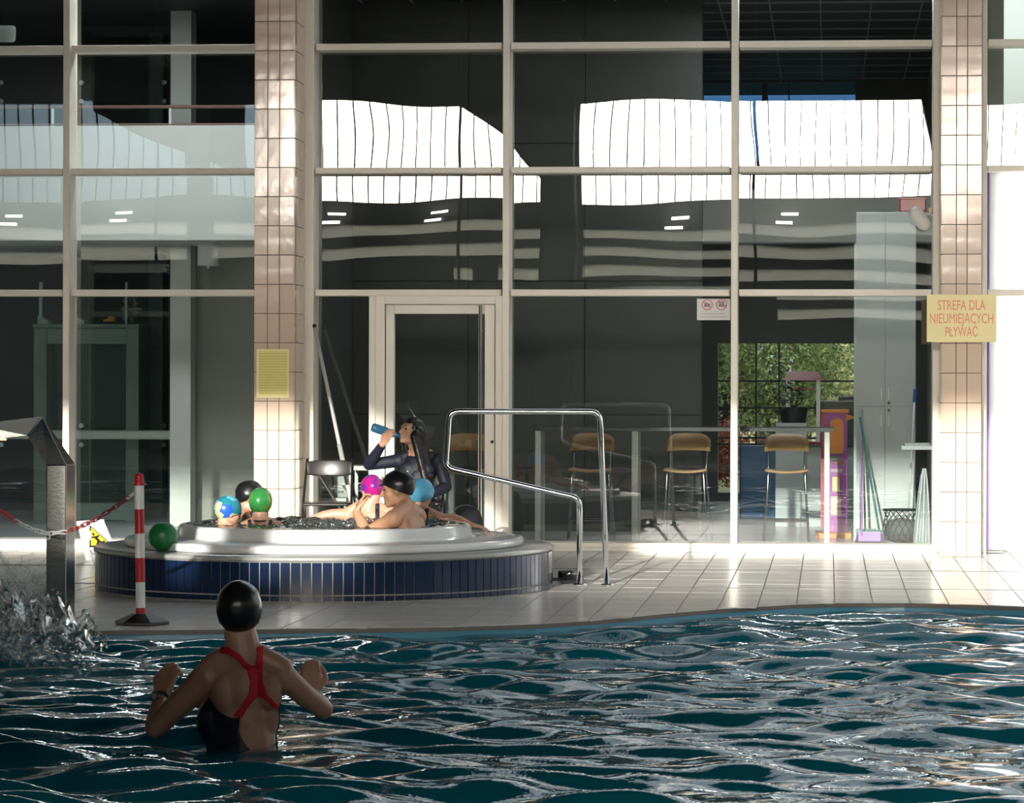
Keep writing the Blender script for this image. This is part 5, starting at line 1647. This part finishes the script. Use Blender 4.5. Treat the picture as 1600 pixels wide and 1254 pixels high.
def strap_test(P, width=0.013, low=-0.15, xs_=0.075):
    """two shoulder straps and the suit below them, in the body's own frame"""
    def t(c, n):
        if abs(c.x) > 0.155: return False
        if c.z < low: return True
        return abs(abs(c.x)-xs_) < width and c.z < 0.03
    return t
DOWN = lambda s: (Vector((s*0.21, 0.06, -0.30)), Vector((s*0.20, 0.28, -0.34)), (0, 1, 0.05), (-s*0.4, 0, -1), 0.5)

# man in the tub, in profile
p = at(634, 795, 21.05)
e, me, H, P = figure('bare chested man in a black cap sitting in the hot tub', p, math.radians(72), math.radians(14), math.radians(-6), 0,
    (( Vector((-0.20, 0.20, -0.16)), Vector((-0.10, 0.33, -0.02)), (0.5, -0.1, 0.8), (0.6, -0.6, 0), 0.8), (Vector((0.20, 0.08, -0.30)), Vector((0.15, 0.28, -0.36)), (0, 1, 0), (0, 0, -1), 0.5)),
    SKIN2, sc=1.07, wide=1.08, voxel=0.007, head_off=(0, 0.06, 0.125), nose=1.15)
co_ = cap_shape(H, BLKCAP, e, None, 1.07, 0.05, -0.05, grow=1.05)
pk = mat('cap_peak', (0.012, 0.012, 0.014), 0.35)
# short soft peak of the cap
mb = MB(); vs = []
for i in range(9):
    a = -0.9+1.8*i/8
    for r_ in (0.092, 0.125):
        vs.append(H @ Vector((math.sin(a)*r_*0.75*1.07, (math.cos(a)*r_-0.004)*1.07, (0.052-(r_-0.092)*0.35)*1.07)))
mb.add(vs, [(2*i, 2*i+2, 2*i+3, 2*i+1) for i in range(8)])
o = add_obj('peak', mb.mesh('peak', True), pk, co_); o.modifiers.new('s', 'SOLIDIFY').thickness = 0.005

# swimmer with pink cap, back to the camera, arm stretched along the rim
p = at(574, 792, 22.3)
e, me, H, P = figure('swimmer in a glossy pink cap leaning left in the hot tub', p, math.radians(12), math.radians(20), math.radians(-18), 0,
    ((Vector((-0.26, 0.02, -0.05)), Vector((-0.42, 0.06, -0.09)), (-1, 0.1, -0.1), (0, 0, -1), 0.35), DOWN(1)), SKIN, lean=(0.35, 0.0), sc=0.95, head_off=(0.035, 0.03, 0.125), seated='kneel')
cap_shape(H, cap_mat('cap_pink', (0.36, 0.012, 0.17), (0.12, 0.02, 0.24), 14), e, None, 0.95, 0.02, -0.075, crease=0.03)
garment(me, 'swimsuit', SUITB, e, strap_test(P, 0.016, -0.17, 0.07))

# swimmer with light blue cap, arm along the rim to the right
p = at(655, 800, 22.25)
e, me, H, P = figure('swimmer in a light blue cap behind the man in the hot tub', p, math.radians(-15), math.radians(-25), math.radians(-10), math.radians(12),
    (DOWN(-1), (Vector((0.26, 0.03, -0.045)), Vector((0.40, 0.0, -0.085)), (1, -0.1, -0.15), (0, 0, -1), 0.35)), SKIN, sc=0.95, head_off=(0.0, 0.03, 0.13), seated='kneel')
cap_shape(H, mat('cap_light_blue', (0.10, 0.42, 0.68), 0.4), e, None, 0.95, 0.02, -0.07, crease=0.09, grow=1.06)
garment(me, 'swimsuit', SUITB, e, strap_test(P, 0.014, -0.12))

# three at the left
p = at(354, 826, 21.15)
e, me, H, P = figure('child in a blue and white patterned cap at the left of the hot tub', p, math.radians(-35), math.radians(-20), math.radians(-12), 0, (DOWN(-1), DOWN(1)), SKIN, sc=0.9, voxel=0.008, head_off=(-0.01, 0.03, 0.125))
cap_shape(H, cap_mat('cap_pattern', (0.02, 0.10, 0.50), (0.12, 0.45, 0.62), 16, 0.25, 'voronoi', [(0.40, 0.50, 0.28), (0.02, 0.20, 0.26)]), e, None, 0.95, 0.02, -0.07)
garment(me, 'swimsuit', SUITN, e, strap_test(P, 0.013, -0.13))
p = at(383, 806, 21.95)
e, me, H, P = figure('swimmer in a black cap between the patterned and green caps', p, math.radians(-70), math.radians(-10), math.radians(-5), 0, (DOWN(-1), DOWN(1)), SKIN, sc=0.95, head_off=(0, 0.04, 0.145))
cap_shape(H, BLKCAP, e, None, 0.95, 0.035, -0.06, grow=1.04, crease=0.03)
garment(me, 'swimsuit', SUITB, e, strap_test(P))
p = at(407, 818, 21.3)
e, me, H, P = figure('swimmer in a green cap with black straps, back to the camera', p, math.radians(6), math.radians(-8), math.radians(-4), 0, (DOWN(-1), DOWN(1)), SKIN, sc=0.92, head_off=(0, 0.02, 0.145))
cap_shape(H, cap_mat('cap_green', (0.03, 0.20, 0.05), (0.16, 0.33, 0.06), 5), e, None, 0.98, 0.02, -0.085)
garment(me, 'swimsuit', SUITB, e, strap_test(P, 0.012, -0.13, 0.07))
MB().tube([P(0.062*math.cos(t), 0.062*math.sin(t)-0.0, 0.02-0.012*math.sin(t)) for t in [2*PI*i/24 for i in range(24)]], 0.006, 6, closed=True)
nk = MB().tube([P(0.066*math.cos(t), 0.066*math.sin(t)+0.002, 0.035+0.012*math.sin(t)) for t in [2*PI*i/24 for i in range(24)]], 0.006, 6, closed=True)
add_obj('neck_strap', nk.mesh('neck_strap', True), SUITB, e)

# woman drinking on the folding chair
p = at(655, 709, 25.42)
p.y = 25.42
HP = math.radians(14)
e, me, H, P = figure('dark haired woman in a navy top drinking from a bottle', p, math.radians(172), math.radians(-38), HP, 0,
    ((Vector((0.30, 0.10, -0.06)), Vector((0.20, 0.29, 0.085)), (-0.55, 0.35, 0.35), (-0.3, -0.9, 0.2), 0.75) if False else
     (Vector((-0.24, 0.02, -0.27)), Vector((-0.14, 0.24, -0.34)), (0.4, 0.8, -0.2), (0, 0, -1), 0.5),
     (Vector((0.40, 0.12, -0.09)), Vector((0.245, 0.25, 0.085)), (-0.35, 0.1, 0.5), (-0.5, -0.7, 0.2), 0.85)),
    SKIN, sc=1.0, wide=1.0, voxel=0.007, head_off=(0.055, 0.06, 0.185))
NAVT = mat('top_navy', (0.006, 0.009, 0.020), 0.6, bump=(25, 0.002)); TROU = mat('trousers_black', (0.012, 0.012, 0.014), 0.65)
def top_test(c, n):
    if c.z > 0.02 and c.x < 0.2: return False
    if c.z < -0.42 and not (c.x < -0.1 and c.y < 0.25): return False
    if (c-Vector((0.245, 0.25, 0.085))).dot(Vector((-0.35, 0.1, 0.5))) > -0.01 and c.z > -0.02 and c.x > 0.12: return False
    if (c-Vector((-0.14, 0.24, -0.34))).length < 0.12 and c.y > 0.24: return False
    return not (c.z > -0.02 and math.hypot(c.x-0.01, c.y-0.03) < 0.07)
garment(me, 'top', NAVT, e, top_test, 0.008, 4)
garment(me, 'trousers', TROU, e, lambda c, n: c.z < -0.40 and not ((c-Vector((-0.14, 0.24, -0.34))).length < 0.16 and c.z > -0.40) and c.z > -0.79, 0.010, 3)
garment(me, 'shoes', BLACKP, e, lambda c, n: c.z <= -0.79, 0.012, 2)
hb = MB(); R = H.to_3x3()
hb.ell(H @ Vector((0, -0.02, 0.035)), (0.088, 0.106, 0.098), R.to_4x4())
for s in (-1, 1):
    hb.cone(H @ Vector((s*0.072, -0.01, 0.02)), H @ Vector((s*0.082, -0.035, -0.10)), 0.034, 0.036)
    hb.cone(H @ Vector((s*0.082, -0.035, -0.10)), Vector((s*0.085+0.0, 0.075 if s < 0 else -0.05, -0.20)), 0.038, 0.026)
hb.cone(H @ Vector((0, -0.075, 0.0)), Vector((0.0, -0.10, -0.20)), 0.08, 0.055)
hb.cone(H @ Vector((-0.075, -0.04, 0.0)), Vector((-0.09, -0.02, -0.19)), 0.05, 0.04)
hb.cone(H @ Vector((-0.06, -0.06, -0.05)), Vector((-0.11, 0.06, -0.18)), 0.045, 0.04)
hb.cone(H @ Vector((-0.07, 0.01, -0.04)), Vector((-0.085, 0.11, -0.22)), 0.036, 0.03)
hm = remesh(hb, 0.008, 4)
# open the face
bm = bmesh.new(); bm.from_mesh(hm); Hi = H.inverted()
kill = []
for f in bm.faces:
    c = Hi @ f.calc_center_median()
    if c.y > 0.035 and abs(c.x) < 0.066 and c.z < 0.062 and c.z > -0.2: kill.append(f)
bmesh.ops.delete(bm, geom=kill, context='FACES'); bm.to_mesh(hm); bm.free()
o = add_obj('hair', hm, mat('hair_black', (0.010, 0.008, 0.008), 0.35, bump=(60, 0.004)), e)
o.modifiers.new('s', 'SOLIDIFY').thickness = 0.006
LOGO = mat('logo_white', (0.75, 0.76, 0.78), 0.5)
lg = at(632, 741, 25.25)
# small white mark printed on the top
mb = MB()
for poly in ([(-0.035, -0.02), (-0.01, 0.025), (0.0, 0.02), (-0.02, -0.02)], [(-0.01, -0.01), (0.01, 0.03), (0.025, 0.025), (0.01, 0.0), (0.03, -0.012), (0.02, -0.018)], [(-0.04, -0.032), (0.045, -0.03), (0.045, -0.036), (-0.04, -0.038)]):
    mb.prism([(x, z) for x, z in poly], (-0.001, 0.001))
Minv = e.matrix_basis.inverted()
# project the mark on the chest surface
def chest_hit(pt):
    best = None
    for v in me.vertices:
        w = e.matrix_basis @ v.co
        d2 = (w.x-pt.x)**2+(w.z-pt.z)**2
        if d2 < 0.0006 and (best is None or w.y < best): best = w.y
    return best
yh = chest_hit(lg) or 25.3
lo = mb.mesh('chest_logo'); lo.transform(Minv @ Matrix.Translation((lg.x, yh-0.014, lg.z)) @ Matrix.Rotation(-0.08, 4, 'X'))
add_obj('chest_logo', lo, LOGO, e)
# bottle in her hand
mouth = e.matrix_basis @ (H @ Vector((0, 0.10, -0.062)))
b0 = mouth; bd = (at(606, 675, mouth.y-0.02)-mouth); bd.y = -0.03; bd.normalize()
bt_ = empty('water_bottle', b0, 'clear plastic bottle with blue drink held to the mouth', 'bottle')
Q = Matrix.Translation(b0) @ bd.to_track_quat('Z', 'X').to_matrix().to_4x4()
def rigid(prof, name, m, seg=24):
    me_ = MB().lathe(prof, (0, 0, 0), seg).mesh(name, True); me_.transform(Matrix.Translation(-Vector(b0)) @ Q)
    return add_obj(name, me_, m, bt_)
BTL = mat('bottle_plastic', (0.30, 0.55, 0.70), 0.12, spec=0.6); BLU = mat('bottle_blue', (0.02, 0.16, 0.42), 0.25)
rigid([(0.0, 0.0), (0.013, 0.0), (0.014, 0.02), (0.017, 0.022), (0.018, 0.035), (0.0, 0.036)], 'cap', BLU)
rigid([(0.014, 0.034), (0.02, 0.045), (0.034, 0.07), (0.036, 0.085), (0.033, 0.095), (0.036, 0.105), (0.033, 0.118)], 'neck', BTL)
rigid([(0.033, 0.118), (0.037, 0.125), (0.036, 0.15), (0.038, 0.16), (0.037, 0.235), (0.030, 0.248), (0.0, 0.244)], 'drink', mat('drink_blue', (0.03, 0.13, 0.24), 0.12, spec=0.6))
# dark sports bag on the floor right of the woman
c = at(733, 812, 25.0)
bg_ = empty('sports_bag', (c.x, 25.0, 0), 'dark sports bag on the floor behind the hot tub', 'bag')
BAG = mat('bag_fabric', (0.02, 0.02, 0.024), 0.7, bump=(30, 0.006))
mb = MB().ell((c.x, 25.0, 0.2), (0.13, 0.22, 0.2), None, 24, 16).ell((c.x+0.025, 25.0, 0.3), (0.085, 0.16, 0.14), None, 20, 12)
me_ = remesh(mb, 0.012, 8)
me_.transform(Matrix.Translation((-c.x, -25.0, 0)))
zmin = min(v.co.z for v in me_.vertices); me_.transform(Matrix.Translation((0, 0, -zmin)))
add_obj('body', me_, BAG, bg_)
add_obj('handle', MB().tube([(-0.02+0.09*math.cos(t), -0.06, 0.40+0.05*math.sin(t)) for t in [PI*i/10 for i in range(11)]], 0.009, 6).mesh('handle', True), BAG, bg_)

# ------------------------------------------------------------------ swimmer in the foreground
YSW = 12.6
S_ = F_PX/YSW
def A(px, py, dy=0.0): return at(px, py, YSW+dy)
sw = empty('person', (A(385, 1185).x, YSW, WATER_Z), 'woman in a red strapped dark swimsuit standing waist deep in the pool', 'person')
off = Matrix.Translation(-Vector(sw.location))
mb = MB()
Hs = Matrix.Translation(A(374, 959, 0.0)) @ rot(math.radians(6), math.radians(-6), 0)
head_shapes(mb, Hs, 1.06)
mb.cone(A(375, 985, 0.0), A(381, 1022, -0.005), 0.066, 0.078)
mb.cone(A(379, 1018, 0), A(330, 1042, 0.01), 0.062, 0.055); mb.cone(A(386, 1018, 0), A(440, 1044, 0.01), 0.062, 0.05)
mb.ell(A(326, 1056, 0.01), (0.060, 0.065, 0.062)); mb.ell(A(445, 1058, 0.015), (0.048, 0.06, 0.058))
mb.ell(A(384, 1078, 0.02), (0.158, 0.098, 0.135)); mb.ell(A(383, 1120, 0.03), (0.146, 0.10, 0.15))
mb.cone(A(384, 1150, 0.03), A(386, 1215, 0.04), 0.128, 0.135)
mb.ell(A(387, 1250, 0.05), (0.17, 0.125, 0.12))
mb.ell(A(350, 1082, -0.045), (0.052, 0.036, 0.075)); mb.ell(A(422, 1082, -0.04), (0.048, 0.036, 0.075))
mb.cone(A(333, 1108, 0.06), A(327, 1128, 0.08), 0.058, 0.056); mb.cone(A(336, 1120, 0.05), A(356, 1168, 0.04), 0.075, 0.08); mb.ell(A(405, 1122, 0.12), (0.06, 0.075, 0.062))
for s in (-1, 1):
    hip = A(387+s*30, 1265, 0.05); knee = hip+Vector((s*0.02, 0.05, -0.40)); foot = knee+Vector((0, -0.03, -0.33)); foot.z = max(foot.z, -1.0)
    mb.cone(hip, knee, 0.09, 0.058); mb.cone(knee, foot, 0.055, 0.036); mb.cone(foot+Vector((0, -0.03, -0.02)), foot+Vector((0, 0.16, -0.045)), 0.036, 0.026)
eL, wL = A(243, 1136, 0.06), A(252, 1086, 0.22)
mb.cone(A(324, 1056, 0.01), A(285, 1095, 0.03), 0.062, 0.056); mb.cone(A(285, 1095, 0.03), eL, 0.056, 0.046); mb.cone(eL, eL.lerp(wL, 0.4), 0.046, 0.044); mb.cone(eL.lerp(wL, 0.4), wL, 0.044, 0.029)
hand(mb, wL, (0.28, 0.25, 0.9), (0.3, 0.9, -0.3), 1, 1.35, 1.12, 0.6)
eR, wR = A(505, 1108, 0.14), A(488, 1083, 0.33)
mb.cone(A(446, 1058, 0.015), A(476, 1086, 0.07), 0.052, 0.048); mb.cone(A(476, 1086, 0.07), eR, 0.048, 0.042); mb.cone(eR, eR.lerp(wR, 0.4), 0.042, 0.041); mb.cone(eR.lerp(wR, 0.4), wR, 0.041, 0.028)
hand(mb, wR, (-0.10, 0.2, 0.95), (-0.25, 0.9, 0.0), -1, 1.35, 1.1, 0.6)
sm_ = remesh(mb, 0.0056, 6)
# spine furrow
for v in sm_.vertices:
    dx = v.co.x-A(404, 1130).x - (v.co.z-A(404, 1130).z)*0.02
    if v.co.y < YSW and abs(dx) < 0.05 and v.co.z < A(0, 1045).z:
        v.co.y += 0.010*math.exp(-(dx/0.014)**2)
sm_.transform(off)
add_obj('body', sm_, skin('skin_swimmer', (0.46, 0.27, 0.19), (0.40, 0.22, 0.15)), sw)
Hs_l = off @ Hs
eyes(Hs_l, sw, None, 1.06)
cap_shape(Hs_l, mat('cap_latex_black', (0.012, 0.013, 0.014), 0.25), sw, None, 1.08, 0.0, -0.10, grow=1.06, crease=0.015)
o0 = off @ A(381, 1100)
def to_px(c): return 381+(c.x-o0.x)*S_, 1100-(c.z-o0.z)*S_
def inpoly(x, y, P_):
    r = False; j = len(P_)-1
    for i in range(len(P_)):
        if (P_[i][1] > y) != (P_[j][1] > y) and x < (P_[j][0]-P_[i][0])*(y-P_[i][1])/(P_[j][1]-P_[i][1])+P_[i][0]: r = not r
        j = i
    return r
STRAPS = [(346, 1009), (362, 1008), (380, 1018), (396, 1036), (403, 1037), (406, 1022), (404, 1008), (414, 1008), (415, 1030), (414, 1058), (424, 1080), (440, 1100), (440, 1112), (430, 1098), (416, 1085), (403, 1088),
          (392, 1102), (382, 1120), (370, 1116), (384, 1096), (395, 1078), (396, 1062), (390, 1045), (378, 1028), (364, 1019), (346, 1019)]
HOLE = [(404, 1088), (416, 1085), (430, 1098), (441, 1112), (441, 1176), (425, 1178), (405, 1174), (390, 1160), (380, 1140), (380, 1122), (391, 1103)]
UPPER = [(290, 1000), (470, 1000), (470, 1108), (438, 1108), (416, 1085), (403, 1088), (382, 1118), (362, 1118), (347, 1112), (337, 1104), (330, 1094), (322, 1090), (300, 1128), (200, 1200), (200, 1000)]
def strap_t(c, n):
    x, y = to_px(c); return n.y < 0.45 and inpoly(x, y, STRAPS)
def suit_t(c, n):
    x, y = to_px(c)
    if x < 303+max(0, (1128-y))*0.5 or x > 452 or y > 1330 or y < 1088: return False
    if c.y > 0.03: return y > 1095 and x > 306
    if inpoly(x, y, UPPER) or inpoly(x, y, HOLE): return False
    return True
garment(sm_, 'swimsuit', mat('suit_midnight', (0.008, 0.010, 0.035), 0.5), sw, suit_t, 0.004, 5)
garment(sm_, 'shoulder_straps', mat('strap_red', (0.62, 0.012, 0.02), 0.55), sw, strap_t, 0.0055, 5)
# wrist watch
wd_ = (wL-eL).normalized(); wc = off @ (wL - wd_*0.02)
sx = wd_.cross(Vector((0, 1, 0))).normalized(); sy = wd_.cross(sx).normalized()
wt2 = add_obj('wristwatch', MB().tube([wc+(sx*math.cos(t)+sy*math.sin(t))*0.034 for t in [2*PI*i/24 for i in range(24)]], 0.0085, 6, closed=True).mesh('wristwatch', True), BLACKP, sw)
fc = wc + Vector((-0.014, -0.034, 0.012))
add_obj('watch_case', MB().tube([fc, fc+Vector((-0.004, -0.011, 0.003))], 0.020, 20).mesh('watch_case'), BLACKP, wt2)
add_obj('dial', MB().tube([fc+Vector((-0.004, -0.011, 0.003)), fc+Vector((-0.0046, -0.0128, 0.0035))], 0.0145, 20).mesh('dial'), mat('dial_grey', (0.42, 0.46, 0.52), 0.25), wt2)

# ------------------------------------------------------------------ splash at the left
WDROP = bpy.data.materials.new('splash_water'); WDROP.use_nodes = True
nt = WDROP.node_tree; nt.nodes.clear()
o_ = nt.nodes.new('ShaderNodeOutputMaterial'); m_ = nt.nodes.new('ShaderNodeMixShader'); t_ = nt.nodes.new('ShaderNodeBsdfTransparent'); g_ = nt.nodes.new('ShaderNodeBsdfGlossy')
t_.inputs[0].default_value = (0.95, 0.97, 0.97, 1); g_.inputs['Roughness'].default_value = 0.12
lw = nt.nodes.new('ShaderNodeLayerWeight'); lw.inputs[0].default_value = 0.55
nt.links.new(lw.outputs['Facing'], m_.inputs[0]); nt.links.new(t_.outputs[0], m_.inputs[1]); nt.links.new(g_.outputs[0], m_.inputs[2]); nt.links.new(m_.outputs[0], o_.inputs[0])
g = ground(55, 1035, WATER_Z)
mb = MB()
for k in range(2600):
    px = random.gauss(42, 36)
    py = 1040-abs(random.gauss(0, 1))*70*(1.2-abs(px-35)/110)
    if py < 860 or px > 135 or px < -30: continue
    c = at(px, py, g.y+random.uniform(-0.35, 0.35))
    r = random.choice((0.0018, 0.0025, 0.0025, 0.0035, 0.005))
    q_ = Vector((random.gauss(0.3*(px-40)/40, 0.3), random.gauss(0, 0.3), 1)).normalized().to_track_quat('Z', 'X').to_matrix().to_4x4()
    mb.ell(c, (r, r, r*random.uniform(1, 3.5)), q_, 6, 4)
# crumpled sheets of flying water
for k in range(7):
    px = (-12, 12, 34, 52, 74, 92, 108)[k]; base = ground(px, 1042, WATER_Z); base.y += random.uniform(-0.2, 0.2)
    hgt = (0.50, 0.42, 0.55, 0.40, 0.30, 0.24, 0.26)[k]; wid = (0.16, 0.2, 0.22, 0.18, 0.16, 0.14, 0.10)[k]
    lean_ = (px-35)/75*0.35
    nu, nv = 22, 26; k0 = len(mb.v)
    for i in range(nu):
        for j in range(nv):
            u, v = i/(nu-1)*2-1, j/(nv-1)
            nz = mnoise.noise(Vector((u*2.5+k*7, v*4, k))); n2 = mnoise.noise(Vector((u*7+k*3, v*9, 5)))
            top = hgt*(1-0.55*u*u)*(1+0.45*mnoise.noise(Vector((u*5, k*3.1, 0))))
            mb.v.append(tuple(base+Vector((u*wid*(1+0.35*v)+lean_*top*v+0.05*n2*v, 0.10*nz+0.05*n2, top*v))))
    for i in range(nu-1):
        for j in range(nv-1):
            if mnoise.noise(Vector((i*0.45+k*9, j*0.30, 2.0))) > 0.30-0.42*(1-j/nv): continue
            mb.f.append((k0+i*nv+j, k0+(i+1)*nv+j, k0+(i+1)*nv+j+1, k0+i*nv+j+1))
mb.build('splash', WDROP, smooth=True, kind='stuff', label='splash of water thrown up below the steel spout')
